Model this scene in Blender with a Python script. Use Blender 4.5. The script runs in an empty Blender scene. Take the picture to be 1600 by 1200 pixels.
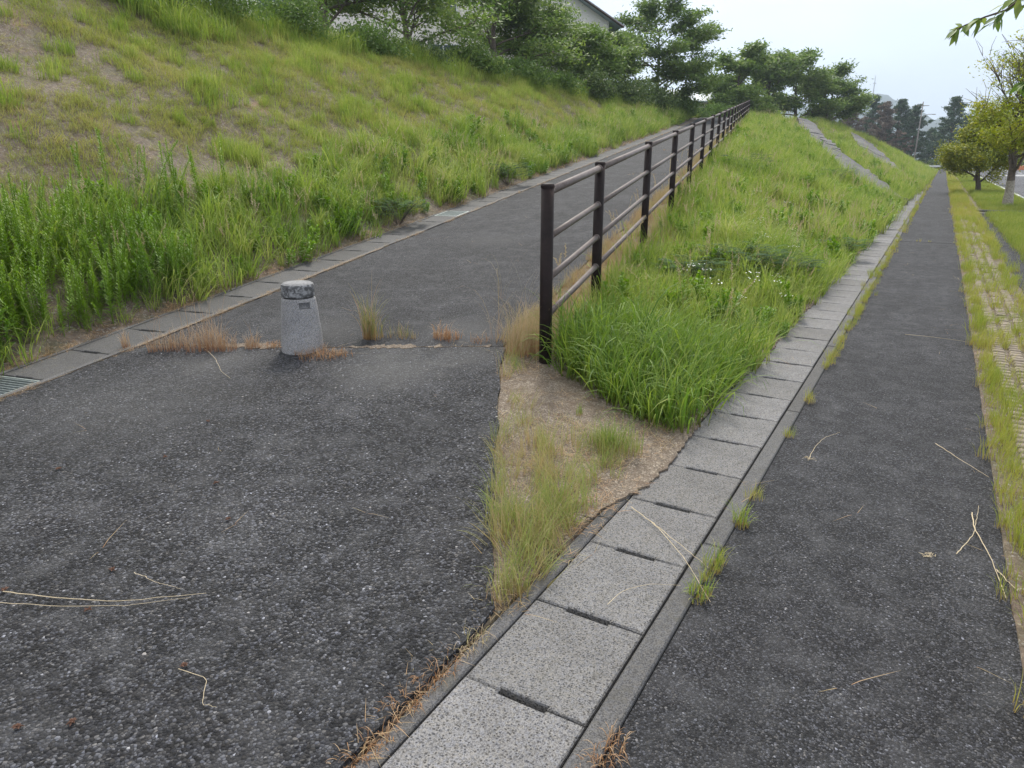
import bpy, math, random
import numpy as np
from math import radians as R

S = bpy.context.scene
# ------------------------------------------------------------------ camera
cam = bpy.data.objects.new('camera', bpy.data.cameras.new('camera'))
S.collection.objects.link(cam)
cam.location = (0, 0, 1.6)
cam.rotation_euler = (R(90-17.516), 0, R(30.132))
cam.data.sensor_width = 36; cam.data.lens = 24.95
cam.data.clip_start = 0.05; cam.data.clip_end = 6000
S.camera = cam
# ------------------------------------------------------------------ sky and light
SUN_EL, SUN_AZ = 50, -28            # azimuth from +Y towards +X
W = bpy.data.worlds.new('World'); S.world = W; W.use_nodes = True
nt = W.node_tree; nt.nodes.clear()
def N(t, **k):
    n = nt.nodes.new(t)
    for a, b in k.items(): setattr(n, a, b)
    return n
sky = N('ShaderNodeTexSky', sky_type='NISHITA'); sky.sun_disc = False
sky.sun_elevation = R(SUN_EL); sky.sun_rotation = R(SUN_AZ)
sky.air_density = 1.2; sky.dust_density = 3.0
b1 = N('ShaderNodeBackground'); b1.inputs[1].default_value = 0.10
nt.links.new(sky.outputs[0], b1.inputs[0])
tc = N('ShaderNodeTexCoord'); sp = N('ShaderNodeSeparateXYZ'); nt.links.new(tc.outputs['Generated'], sp.inputs[0])
cr = N('ShaderNodeValToRGB'); nt.links.new(sp.outputs[2], cr.inputs[0])
e = cr.color_ramp.elements
e[0].position = 0.0; e[0].color = (0.46, 0.565, 0.74, 1)
e[1].position = 0.9; e[1].color = (0.82, 0.825, 0.85, 1)
x = cr.color_ramp.elements.new(0.07); x.color = (0.47, 0.57, 0.73, 1)
x = cr.color_ramp.elements.new(0.16); x.color = (0.49, 0.56, 0.69, 1)
x = cr.color_ramp.elements.new(0.35); x.color = (0.585, 0.63, 0.71, 1)
mp = N('ShaderNodeMapping'); mp.inputs['Scale'].default_value = (1.6, 1.6, 4.5); nt.links.new(tc.outputs['Generated'], mp.inputs[0])
ns = N('ShaderNodeTexNoise'); ns.inputs['Scale'].default_value = 1.7; ns.inputs['Detail'].default_value = 4; nt.links.new(mp.outputs[0], ns.inputs[0])
mr = N('ShaderNodeMapRange'); mr.inputs[1].default_value = 0.3; mr.inputs[2].default_value = 0.7; mr.inputs[3].default_value = 0.66; mr.inputs[4].default_value = 0.87
nt.links.new(ns.outputs[0], mr.inputs[0])
b2 = N('ShaderNodeBackground'); nt.links.new(cr.outputs[0], b2.inputs[0]); nt.links.new(mr.outputs[0], b2.inputs[1])
mx = N('ShaderNodeMixShader'); mx.inputs[0].default_value = 0.88
nt.links.new(b1.outputs[0], mx.inputs[1]); nt.links.new(b2.outputs[0], mx.inputs[2])
wo = N('ShaderNodeOutputWorld'); nt.links.new(mx.outputs[0], wo.inputs[0])

sl = bpy.data.lights.new('sun', 'SUN'); sl.energy = 1.5; sl.angle = R(10); sl.color = (1.0, 0.95, 0.86)
so = bpy.data.objects.new('sun', sl); S.collection.objects.link(so)
so.rotation_euler = (R(90-SUN_EL), 0, R(180-SUN_AZ)); so.location = (0, 0, 60)
S.view_settings.view_transform = 'Standard'; S.view_settings.look = 'None'
S.view_settings.exposure = 1.3; S.view_settings.gamma = 1
S.render.engine = 'CYCLES'
S.cycles.use_denoising = True
S.cycles.max_bounces = 6; S.cycles.transparent_max_bounces = 8; S.cycles.volume_bounces = 0

# ------------------------------------------------------------------ lie of the land
RX, RY = -0.19995, 0.97981          # unit direction of the ramp on plan; left perpendicular is (-RY, RX)
def TS(x, y):
    return x*RX + y*RY, -x*RY + y*RX
def XY(t, s):
    return t*RX - s*RY, t*RY + s*RX
CY = np.array([62, 66, 75, 85, 105, 120, 131, 150, 170.])
CX = np.array([-13.9, -13.6, -11.9, -11.4, -9.3, -6.1, -2.8, -2.4, -2.4])
CZ = np.array([4.75, 5.0, 5.15, 5.5, 4.1, 2.2, 0.3, 0.0, 0.0])
def zr(t):
    a = np.logaddexp(0, (t-3.0)*2.2)/2.2*0.081
    return a
def edge_x(y):
    """x of the top edge of the right-hand slope (asphalt edge near, crest far)"""
    near = np.interp(y, [-50, 1.9, 3.1, 4.8], [-1.18, -1.18, -1.92, -2.85])
    # fence line s=1.62 : x = t RX - s RY
    fl = (y - 1.62*RX)/RY*RX - 1.62*RY
    far = np.interp(y, CY, CX)
    return np.where(y < 4.6, near, np.where(y < 60, fl, np.where(y < 62, fl+(far-fl)*(y-60)/2, far)))
def H(x, y):
    x = np.asarray(x, float); y = np.asarray(y, float)
    t, s = TS(x, y)
    ex = edge_x(y)
    zramp = zr(t)
    zc = np.interp(y, CY, CZ)
    k = np.clip((y-50)/14, 0, 1); k = k*k*(3-2*k)
    top = zramp*(1-k) + zc*k
    # at the slope edge
    te, se = TS(ex, y)
    ztop_e = zr(te)*(1-k) + zc*k
    w = np.clip((-1.17 - x)/np.maximum(-1.17-ex, 0.02), 0, 1)
    z = np.where(x < ex, top, ztop_e*(w+0.22*w*(1-w)))
    z = np.where(x > -1.17, 0.0, z)
    # left bank: rises to a nearly level terrace that the ramp climbs up to
    d = s - 5.25
    fade = 1-np.clip((t-88)/35, 0, 1); fade = fade*fade*(3-2*fade)
    room = np.maximum(0, 4.85 + 0.07*np.maximum(0, s-12.5) - top)
    dd = np.maximum(d, 0)*0.532*(1-0.10*np.exp(-np.maximum(d, 0)*1.5))
    prof = -np.logaddexp(-dd*4, -room*4)/4 + np.logaddexp(0, -room*4)/4
    prof = np.where(d > 0, np.maximum(prof, 0), 0)
    z = z + prof*fade
    z = np.where(y > 150, z*np.clip(1-(y-150)/60,0,1), z)
    return z
def bumps(x, y):
    """small unevenness of the two grass banks"""
    x = np.asarray(x, float); y = np.asarray(y, float)
    t, s = TS(x, y); ex = edge_x(y)
    m = np.clip((s-5.4)/0.6, 0, 1) + np.clip((-1.5-x)/0.6, 0, 1)*np.clip((x-ex-0.4)/0.8, 0, 1)
    ms = np.clip((-1.8-x)/1.2, 0, 1)*np.clip((x-ex-0.8)/1.2, 0, 1)*(s < 1)
    return 0.07*ms*(np.sin(3.3*x+2.9*y+np.sin(y*1.3))+np.sin(1.2*x-2.2*y))+0.06*m*(np.sin(x*2.1+0.7*y)+np.sin(1.7*y-x+1.3)*0.8+np.sin(4.1*x+3.3*y)*0.35)
def crest_s(t):
    t = np.asarray(t, float); return 5.25+np.maximum(0.6, (4.85-zr(t))/0.532)
def G(x, y): return H(x, y)+bumps(x, y)
CAMF = np.array([-0.47877, 0.82473, -0.30096]); CAMR = np.array([0.86484, 0.50203, 0.0])
CAMU = np.cross(CAMR, CAMF)
def in_view(x, y, z, m=0.25):
    """keeps scattered plants to the ground the photo (or a step beside it) could see"""
    q = np.stack([x, y, z-1.6], -1); Z = q@CAMF
    Zs = np.maximum(Z, 0.05)
    u = (q@CAMR)/Zs; v = (q@CAMU)/Zs
    return (Z > 0.3) & (np.abs(u) < 0.7214+m) & (v > -0.541-m*1.3) & (v < 0.541+m)

# ------------------------------------------------------------------ helpers
col = S.collection
def tag(o, label=None, cat=None, group=None, kind=None):
    if label: o['label'] = label
    if cat: o['category'] = cat
    if group: o['group'] = group
    if kind: o['kind'] = kind
    return o
def empty(name, loc, label, cat, group=None, rz=0):
    o = bpy.data.objects.new(name, None); col.objects.link(o); o.location = loc; o.rotation_euler = (0, 0, rz)
    o.empty_display_size = 0.2
    return tag(o, label, cat, group)
def link(name, me, mat=None, parent=None, loc=None):
    if mat is not None and not me.materials: me.materials.append(mat)
    o = bpy.data.objects.new(name, me); col.objects.link(o)
    if parent is not None: o.parent = parent
    if loc is not None: o.location = loc
    return o
class MB:
    """collects faces of one mesh"""
    def __init__(s): s.v = []; s.f = []; s.n = 0; s.a = []; s.h = []; s.smooth = True
    def add(s, v, f, a=None, h=None):
        v = np.asarray(v, float).reshape(-1, 3)
        s.v.append(v); s.f += [tuple(int(i)+s.n for i in q) for q in f]
        s.a.append(np.full(len(v), random.random() if a is None else a) if np.isscalar(a) or a is None else np.asarray(a))
        s.h.append(np.zeros(len(v)) if h is None else np.asarray(h, float)); s.n += len(v)
    def box(s, c, d, rz=0, bev=0, M=None):
        x, y, z = np.array(d)/2
        if bev:
            b = bev; v = []; f = []
            prof = [(-z, b, 0), (-z+b, 0, 0), (z-b, 0, 0), (z, b, 0)]
            for zz, ins, _ in prof:
                X, Y = x-ins, y-ins
                v += [(-X, -Y, zz), (X, -Y, zz), (X, Y, zz), (-X, Y, zz)]
            for k in range(3):
                for i in range(4): f.append((4*k+i, 4*k+(i+1) % 4, 4*k+4+(i+1) % 4, 4*k+4+i))
            f += [(3, 2, 1, 0), (12, 13, 14, 15)]
        else:
            v = [(a*x, b_*y, c_*z) for c_ in (-1, 1) for a, b_ in ((-1, -1), (1, -1), (1, 1), (-1, 1))]
            f = [(3, 2, 1, 0), (4, 5, 6, 7), (0, 1, 5, 4), (1, 2, 6, 5), (2, 3, 7, 6), (3, 0, 4, 7)]
        v = np.array(v, float)
        if rz:
            ca, sa = math.cos(rz), math.sin(rz); v = v@np.array([[ca, sa, 0], [-sa, ca, 0], [0, 0, 1]])
        s.add(v+np.array(c), f)
    def tube(s, P, r, k=8, cap=True, a=None):
        P = np.asarray(P, float); n = len(P); r = np.broadcast_to(np.asarray(r, float), (n,))
        T = np.gradient(P, axis=0); T /= np.linalg.norm(T, axis=1)[:, None]+1e-9
        ref = np.array([0, 0, 1.]) if abs(T[0][2]) < 0.9 else np.array([1., 0, 0])
        v = []
        for i in range(n):
            A = np.cross(T[i], ref); A /= np.linalg.norm(A)+1e-9; B = np.cross(T[i], A)
            ang = np.arange(k)*2*math.pi/k
            v.append(P[i]+r[i]*(np.cos(ang)[:, None]*A+np.sin(ang)[:, None]*B))
        f = [(i*k+j, i*k+(j+1) % k, (i+1)*k+(j+1) % k, (i+1)*k+j) for i in range(n-1) for j in range(k)]
        if cap: f += [tuple(range(k))[::-1], tuple((n-1)*k+j for j in range(k))]
        s.add(np.concatenate(v), f, a)
    def lathe(s, prof, k=32, c=(0, 0, 0), jit=None):
        v = []
        for (r, z) in prof:
            for j in range(k):
                an = 2*math.pi*j/k; v.append((c[0]+r*math.cos(an), c[1]+r*math.sin(an), c[2]+z))
        n = len(prof)
        f = [(i*k+j, i*k+(j+1) % k, (i+1)*k+(j+1) % k, (i+1)*k+j) for i in range(n-1) for j in range(k)]
        f += [tuple(range(k))[::-1], tuple((n-1)*k+j for j in range(k))]
        s.add(v, f)
    def mesh(s, name='mesh', smooth=False):
        me = bpy.data.meshes.new(name)
        me.from_pydata(np.concatenate(s.v).tolist(), [], s.f)
        at = me.attributes.new('br', 'FLOAT', 'POINT'); at.data.foreach_set('value', np.concatenate(s.a).astype(np.float32))
        at = me.attributes.new('h', 'FLOAT', 'POINT'); at.data.foreach_set('value', np.concatenate(s.h).astype(np.float32))
        if smooth: me.polygons.foreach_set('use_smooth', [True]*len(me.polygons))
        me.update(); return me
    def build(s, name, mat, parent=None, loc=None, smooth=False):
        return link(name, s.mesh(name, smooth), mat, parent, loc)
def quads_mesh(name, V, F, br=None, h=None, smooth=False):
    """fast all-quad mesh from arrays"""
    me = bpy.data.meshes.new(name); V = np.asarray(V, np.float32); F = np.asarray(F, np.int32)
    me.vertices.add(len(V)); me.vertices.foreach_set('co', V.ravel())
    me.loops.add(F.size); me.loops.foreach_set('vertex_index', F.ravel())
    me.polygons.add(len(F)); me.polygons.foreach_set('loop_start', np.arange(0, F.size, 4, dtype=np.int32))
    me.update(calc_edges=True)
    for nm, d in (('br', br), ('h', h)):
        if d is not None:
            at = me.attributes.new(nm, 'FLOAT', 'POINT'); at.data.foreach_set('value', np.asarray(d, np.float32))
    if smooth: me.polygons.foreach_set('use_smooth', np.ones(len(F), bool))
    return me

# ------------------------------------------------------------------ materials
class Mat:
    def __init__(s, name):
        s.m = bpy.data.materials.new(name); s.m.use_nodes = True; s.t = s.m.node_tree; s.t.nodes.clear()
        s.out = s.n('ShaderNodeOutputMaterial'); s.b = s.n('ShaderNodeBsdfPrincipled')
        s.l(s.b.outputs[0], s.out.inputs[0]); s.co = s.n('ShaderNodeTexCoord')
        s.b.inputs['Roughness'].default_value = 0.85
    def n(s, t, **k):
        n = s.t.nodes.new(t)
        for a, b in k.items(): setattr(n, a, b)
        return n
    def l(s, a, b): s.t.links.new(a, b)
    def obj(s): return s.co.outputs['Object']
    def noise(s, scale, det=4, rough=0.55, vec=None, dist=0):
        n = s.n('ShaderNodeTexNoise'); n.inputs['Scale'].default_value = scale; n.inputs['Detail'].default_value = det
        n.inputs['Roughness'].default_value = rough; n.inputs['Distortion'].default_value = dist
        s.l(vec or s.obj(), n.inputs['Vector']); return n.outputs[0]
    def voro(s, scale, feature='F1', vec=None, rnd=1.0):
        n = s.n('ShaderNodeTexVoronoi', feature=feature); n.inputs['Scale'].default_value = scale
        n.inputs['Randomness'].default_value = rnd
        s.l(vec or s.obj(), n.inputs['Vector']); return n
    def ramp(s, x, stops, const=False):
        n = s.n('ShaderNodeValToRGB'); s.l(x, n.inputs[0]); r = n.color_ramp
        if const: r.interpolation = 'CONSTANT'
        for i, (p, c) in enumerate(stops):
            e = r.elements[i] if i < 2 else r.elements.new(p)
            e.position = p
            e.color = (c, c, c, 1) if np.isscalar(c) else (*c, 1)
        return n.outputs[0]
    def mix(s, f, a, b, mode='MIX'):
        n = s.n('ShaderNodeMix', data_type='RGBA', blend_type=mode)
        for v, i in ((f, 0), (a, 6), (b, 7)):
            if isinstance(v, (int, float)): n.inputs[i].default_value = v if i == 0 else (v, v, v, 1)
            elif isinstance(v, tuple): n.inputs[i].default_value = (*v, 1)
            else: s.l(v, n.inputs[i])
        return n.outputs[2]
    def math(s, op, a, b=0.0, clamp=False):
        n = s.n('ShaderNodeMath', operation=op, use_clamp=clamp)
        for v, i in ((a, 0), (b, 1)):
            if isinstance(v, (int, float)): n.inputs[i].default_value = v
            else: s.l(v, n.inputs[i])
        return n.outputs[0]
    def attr(s, name, inst=False):
        n = s.n('ShaderNodeAttribute', attribute_name=name, attribute_type='INSTANCER' if inst else 'GEOMETRY'); return n.outputs['Fac']
    def bump(s, hgt, strength, dist):
        n = s.n('ShaderNodeBump'); n.inputs['Strength'].default_value = strength; n.inputs['Distance'].default_value = dist
        s.l(hgt, n.inputs['Height']); s.l(n.outputs[0], s.b.inputs['Normal']); return n
    def base(s, c):
        if isinstance(c, tuple): s.b.inputs['Base Color'].default_value = (*c, 1)
        else: s.l(c, s.b.inputs['Base Color'])
    def rough(s, v): s.b.inputs['Roughness'].default_value = v

def asphalt(name, scale, lum, fleck=0.05, bump=0.9, patch=True, dirt=None, size=0.006, spots=()):
    m = Mat(name); v = m.voro(scale)
    sep = m.n('ShaderNodeSeparateColor'); m.l(v.outputs['Color'], sep.inputs[0])
    c = m.ramp(sep.outputs[0], [(0, 0.25*lum), (0.30, 0.55*lum), (0.60, 1.0*lum), (0.80, 1.7*lum), (1-fleck, 2.9*lum), (1-fleck*0.35, 4.8*lum)], True)
    tint = m.ramp(sep.outputs[1], [(0, (0.93, 0.96, 1.12)), (0.6, (0.97, 0.98, 1.05)), (1, (1.06, 1.0, 0.95))])
    c = m.mix(1.0, c, tint, 'MULTIPLY')
    edge = m.voro(scale, 'DISTANCE_TO_EDGE')
    eg = m.ramp(edge.outputs['Distance'], [(0.0, 0.0), (0.12, 1.0)])
    c = m.mix(eg, (0.018, 0.018, 0.019), c)
    big = m.noise(0.9, 5, 0.6); med = m.noise(6, 4, 0.6)
    k = m.ramp(big, [(0.32, 0.84), (0.5, 1.0), (0.66, 1.30)])
    c = m.mix(1.0, c, k, 'MULTIPLY')
    c = m.mix(m.ramp(med, [(0.45, 0.0), (0.75, 0.35)]), c, (lum*2.15, lum*2.15, lum*2.2))
    wv = m.n('ShaderNodeMapping'); wv.inputs['Scale'].default_value = (2.6, 0.5, 1); m.l(m.obj(), wv.inputs[0])
    c = m.mix(1.0, c, m.ramp(m.noise(1.6, 5, 0.65, wv.outputs[0]), [(0.33, 0.88), (0.5, 1.0), (0.68, 1.15)]), 'MULTIPLY')
    c = m.mix(m.ramp(m.noise(0.55, 3, 0.5), [(0.62, 0.0), (0.74, 0.15)]), c, (lum*0.5, lum*0.46, lum*0.42))
    for (px, py, pr, am) in spots:
        vm = m.n('ShaderNodeVectorMath', operation='DISTANCE'); m.l(m.obj(), vm.inputs[0]); vm.inputs[1].default_value = (px, py, .1)
        dd = m.math('ADD', vm.outputs['Value'], m.math('MULTIPLY', m.math('SUBTRACT', med, 0.5), pr*1.6))
        c = m.mix(m.ramp(m.math('DIVIDE', dd, pr), [(0.25, am), (1.0, 0.0)]), c, m.mix(0.5, (lum*2.6, lum*2.55, lum*2.45), c))
    m.base(c); m.rough(0.78)
    m.b.inputs['Specular IOR Level'].default_value = 0.22
    hh = m.math('SUBTRACT', 1.0, v.outputs['Distance'])
    hh = m.math('ADD', hh, m.math('MULTIPLY', sep.outputs[2], 0.9))
    fine = m.noise(scale*2.2, 2)
    hh = m.math('ADD', hh, m.math('MULTIPLY', fine, 0.5))
    m.bump(hh, bump, size)
    return m.m
M = {}
M['asphalt_apron'] = asphalt('coarse old asphalt', 94, 0.068, 0.018, 1.0, size=0.010, spots=((-3.25, 3.85, .55, .8), (-4.6, 3.45, .45, .7), (-3.7, 4.3, .5, .6), (-2.9, 4.4, .4, .6), (-4.4, 2.6, .9, .35)))
M['asphalt_ramp'] = asphalt('ramp asphalt', 130, 0.055, 0.012, 0.8, size=0.006, spots=((-3.3, 4.9, .5, .7), (-4.4, 4.4, .5, .5), (-5.3, 8.5, .7, .6), (-4.2, 10.5, .6, .6), (-6.5, 12.5, .9, .4)))
M['asphalt_path'] = asphalt('footpath asphalt', 150, 0.051, 0.02, 0.8, size=0.005)
M['asphalt_road'] = asphalt('road asphalt', 60, 0.12, 0.03, 0.5, size=0.004)

def lidmat(name, base, dark, scale, dk=0.30, moss=0.3):
    m = Mat(name)
    v = m.voro(scale); sep = m.n('ShaderNodeSeparateColor'); m.l(v.outputs['Color'], sep.inputs[0])
    v2 = m.voro(scale*2.4); sp2 = m.n('ShaderNodeSeparateColor'); m.l(v2.outputs['Color'], sp2.inputs[0])
    c = m.ramp(sp2.outputs[0], [(0, base*0.62), (0.3, base), (0.7, base*1.22), (0.9, base*0.45)], True)
    mask = m.ramp(sep.outputs[1], [(0, 1.0), (dk, 0.0)], True)
    near = m.ramp(v.outputs['Distance'], [(0.30, 1.0), (0.48, 0.0)])
    mk = m.math('MULTIPLY', mask, near)
    c = m.mix(mk, c, (dark, dark, dark*1.04))
    c = m.mix(1.0, c, m.ramp(sep.outputs[2], [(0, (0.95, 0.95, 1.0)), (1, (1.06, 1.0, 0.92))]), 'MULTIPLY')
    c = m.mix(1.0, c, m.ramp(m.noise(3.0, 5, 0.65), [(0.3, 0.72), (0.55, 1.0), (0.75, 1.15)]), 'MULTIPLY')
    c = m.mix(m.ramp(m.noise(9, 5, 0.7), [(0.56, 0.0), (0.72, moss)]), c, (0.07, 0.065, 0.05))
    r = m.n('ShaderNodeObjectInfo')
    c = m.mix(1.0, c, m.ramp(r.outputs['Random'], [(0, (0.80, 0.79, 0.76)), (0.5, (0.97, 0.97, 0.96)), (1, (1.12, 1.12, 1.12))]), 'MULTIPLY')
    c = m.mix(m.ramp(m.noise(1.7, 6, 0.75), [(0.55, 0.0), (0.70, 0.45)]), c, (base*.42, base*.40, base*.34))
    m.base(c); m.rough(0.8)
    m.bump(m.math('ADD', v2.outputs['Distance'], m.noise(scale*3, 2)), 0.5, 0.0025)
    return m.m
M['lid'] = lidmat('washed aggregate concrete', 0.190, 0.042, 115, 0.42, 0.45)
M['lid_dark'] = lidmat('weathered gutter lid', 0.078, 0.035, 90, 0.42, 0.8)
M['kerb'] = lidmat('mossy kerb concrete', 0.105, 0.045, 110, 0.35, 0.85)
M['kerb_pale'] = lidmat('pale kerb concrete', 0.34, 0.15, 60, 0.2, 0.3)
M['bollard'] = lidmat('speckled bollard concrete', 0.34, 0.09, 170, 0.45, 0.15)
M['strip'] = lidmat('weathered slope slab', 0.135, 0.07, 20, 0.3, 0.3)

def simple(name, c, rough=0.6, nz=None, amt=0.2, metal=0):
    m = Mat(name)
    cc = tuple(c)
    if nz:
        k = m.ramp(m.noise(nz, 5, 0.65), [(0.3, 1-amt), (0.7, 1+amt)])
        m.base(m.mix(1.0, cc, k, 'MULTIPLY'))
    else: m.base(cc)
    m.rough(rough); m.b.inputs['Metallic'].default_value = metal
    return m.m
def capmat():
    m = Mat('lichen dark concrete')
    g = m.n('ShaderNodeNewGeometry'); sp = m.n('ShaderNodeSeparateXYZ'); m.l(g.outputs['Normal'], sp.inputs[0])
    n = m.noise(26, 5, 0.7)
    c = m.ramp(n, [(0.36, 0.05), (0.5, 0.10), (0.56, 0.24), (0.7, 0.36)])
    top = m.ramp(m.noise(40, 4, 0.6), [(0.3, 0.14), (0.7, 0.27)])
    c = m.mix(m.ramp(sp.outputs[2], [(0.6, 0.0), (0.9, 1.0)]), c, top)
    m.base(c); m.bump(n, 0.5, 0.004); return m.m
M['cap'] = capmat()
def fencemat():
    m = Mat('weathered brown painted steel')
    n = m.noise(7, 6, 0.7); n2 = m.noise(60, 3, 0.6)
    c = m.ramp(n, [(0.35, (0.012, 0.008, 0.0075)), (0.6, (0.024, 0.016, 0.0145)), (0.78, (0.07, 0.042, 0.033))])
    c = m.mix(m.ramp(n2, [(0.66, 0.0), (0.85, 0.3)]), c, (0.17, 0.15, 0.14))
    m.base(c); m.rough(0.62); m.b.inputs['Specular IOR Level'].default_value = 0.16; m.bump(n2, 0.2, 0.001); return m.m
M['fence'] = fencemat()
def railmat():
    m = Mat('chalky faded brown rail paint')
    n = m.noise(9, 6, 0.7); n2 = m.noise(70, 3, 0.6)
    c = m.ramp(n, [(0.3, (0.065, 0.045, 0.038)), (0.7, (0.13, 0.10, 0.088))])
    c = m.mix(m.ramp(n2, [(0.55, 0.0), (0.8, 0.5)]), c, (0.30, 0.27, 0.25))
    m.base(c); m.rough(0.6); m.bump(n2, 0.2, 0.001); return m.m
M['rail'] = railmat()

def soilmat():
    """bare soil with dry litter, tan sand towards the front, orange scars on the bank"""
    m = Mat('sandy soil')
    n1 = m.noise(1.1, 5, 0.6); n2 = m.noise(14, 5, 0.7); v = m.voro(75)
    sep = m.n('ShaderNodeSeparateColor'); m.l(v.outputs['Color'], sep.inputs[0])
    c = m.ramp(n2, [(0.3, (0.065, 0.047, 0.034)), (0.5, (0.13, 0.097, 0.070)), (0.7, (0.23, 0.176, 0.126))])
    c = m.mix(m.ramp(sep.outputs[0], [(0, 0.0), (0.80, 0.0), (0.86, 0.75)], True), c, m.ramp(sep.outputs[1], [(0, (0.12, 0.11, 0.10)), (1, (0.34, 0.31, 0.26))]))
    c = m.mix(m.ramp(n1, [(0.58, 0.0), (0.70, 0.6)]), c, (0.28, 0.165, 0.095))
    g = m.noise(2.6, 4, 0.6)
    c = m.mix(m.ramp(g, [(0.45, 0.0), (0.62, 0.35)]), c, (0.085, 0.095, 0.035))
    m.base(c); m.rough(0.95); m.bump(m.math('ADD', n2, m.noise(90, 3)), 0.8, 0.01)
    return m.m
M['soil'] = soilmat()
def sandmat():
    m = Mat('pale gritty sand')
    n2 = m.noise(12, 5, 0.7); v = m.voro(130); sep = m.n('ShaderNodeSeparateColor'); m.l(v.outputs['Color'], sep.inputs[0])
    c = m.ramp(sep.outputs[0], [(0, (0.12, 0.095, 0.07)), (0.3, (0.17, 0.135, 0.10)), (0.6, (0.24, 0.195, 0.145)), (0.85, (0.34, 0.29, 0.23)), (0.95, (0.10, 0.085, 0.075))], True)
    c = m.mix(m.ramp(n2, [(0.42, 0.0), (0.66, 0.75)]), c, (0.10, 0.068, 0.044))
    m.base(c); m.rough(0.95); m.bump(m.math('ADD', v.outputs['Distance'], n2), 0.7, 0.006); return m.m
M['sand'] = sandmat()

def plantmat(name, stops, root=None, tip=None, trans=0.35, inst=True, rough=0.55, spread=0.42, rootpos=(0.0, 0.35)):
    """leaf or blade: colour by clump (tint), by blade (br) and along the blade (h)"""
    m = Mat(name)
    br = m.attr('br')
    if inst:
        x = m.math('ADD', m.math('MULTIPLY', m.attr('tint', True), 1-spread), m.math('MULTIPLY', br, spread), True)
    else: x = br
    c = m.ramp(x, stops)
    if root is not None:
        c = m.mix(m.ramp(m.attr('h'), [(rootpos[0], 1.0), (rootpos[1], 0.0)]), c, root)
    if tip is not None:
        c = m.mix(m.ramp(m.attr('h'), [(0.75, 0.0), (1.0, 0.7)]), c, tip)
    m.base(c); m.rough(rough); m.b.inputs['Specular IOR Level'].default_value = 0.3
    tr = m.n('ShaderNodeBsdfTranslucent'); m.l(c, tr.inputs[0])
    hs = m.n('ShaderNodeHueSaturation'); hs.inputs['Saturation'].default_value = 1.1; hs.inputs['Value'].default_value = 1.25
    m.l(c, hs.inputs['Color']); m.l(hs.outputs[0], tr.inputs[0])
    ms = m.n('ShaderNodeMixShader'); ms.inputs[0].default_value = trans
    m.l(m.b.outputs[0], ms.inputs[1]); m.l(tr.outputs[0], ms.inputs[2]); m.l(ms.outputs[0], m.out.inputs[0])
    return m.m
GREEN = [(0.0, (0.050, 0.110, 0.020)), (0.25, (0.13, 0.225, 0.034)), (0.55, (0.255, 0.335, 0.060)), (0.8, (0.37, 0.40, 0.12)), (1.0, (0.48, 0.42, 0.19))]
M['lush'] = plantmat('lush grass', GREEN, (0.12, 0.10, 0.035), None, 0.42, rootpos=(0.0, 0.22))
M['turf'] = plantmat('thin bank turf', [(0.0, (0.13, 0.21, 0.032)), (0.35, (0.24, 0.30, 0.055)), (0.7, (0.36, 0.36, 0.10)), (1.0, (0.46, 0.38, 0.18))], (0.16, 0.12, 0.06), None, 0.35)
M['straw'] = plantmat('dry straw grass', [(0.0, (0.30, 0.30, 0.10)), (0.4, (0.40, 0.32, 0.17)), (0.75, (0.46, 0.32, 0.18)), (1.0, (0.52, 0.27, 0.12))], (0.34, 0.17, 0.08), (0.50, 0.42, 0.28), 0.3)
M['wispy'] = plantmat('fine wispy grass', [(0.0, (0.15, 0.24, 0.05)), (0.4, (0.27, 0.31, 0.09)), (0.7, (0.42, 0.35, 0.17)), (1.0, (0.50, 0.33, 0.19))], (0.36, 0.24, 0.11), None, 0.35)
M['verge'] = plantmat('yellowing verge grass', [(0.0, (0.18, 0.26, 0.04)), (0.5, (0.34, 0.36, 0.07)), (1.0, (0.48, 0.38, 0.15))], (0.40, 0.29, 0.12), None, 0.35)
M['weed'] = plantmat('leafy weed', [(0.0, (0.07, 0.16, 0.018)), (0.5, (0.17, 0.29, 0.030)), (1.0, (0.30, 0.40, 0.06))], (0.12, 0.13, 0.04), None, 0.35)
M['fern'] = plantmat('dark pinnate leaves', [(0.0, (0.018, 0.050, 0.014)), (1.0, (0.060, 0.125, 0.026))], None, None, 0.18, inst=False, rough=.85)
M['petal'] = simple('white petals', (0.80, 0.80, 0.76), 0.6)
M['yellow_petal'] = simple('yellow petals', (0.75, 0.50, 0.03), 0.6)
M['cherry'] = plantmat('cherry leaves', [(0.0, (0.060, 0.115, 0.030)), (0.6, (0.15, 0.225, 0.052)), (1.0, (0.27, 0.34, 0.085))], None, None, 0.38, inst=False)
M['cherry_pale'] = plantmat('pale cherry leaves', [(0.0, (0.075, 0.14, 0.030)), (0.6, (0.165, 0.245, 0.055)), (1.0, (0.28, 0.34, 0.09))], None, None, 0.38, inst=False)
M['yellowtree'] = plantmat('yellowing leaves', [(0.0, (0.12, 0.17, 0.02)), (0.4, (0.27, 0.32, 0.03)), (0.8, (0.42, 0.42, 0.05)), (1.0, (0.52, 0.42, 0.07))], None, None, 0.35, inst=False)
M['greenyellow'] = plantmat('dull green leaves', [(0.0, (0.09, 0.14, 0.018)), (0.5, (0.23, 0.26, 0.03)), (1.0, (0.46, 0.42, 0.05))], None, None, 0.3, inst=False)
M['bush'] = plantmat('dark bush leaves', [(0.0, (0.035, 0.065, 0.020)), (0.7, (0.10, 0.15, 0.040)), (1.0, (0.20, 0.25, 0.065))], None, None, 0.22, inst=False)
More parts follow.
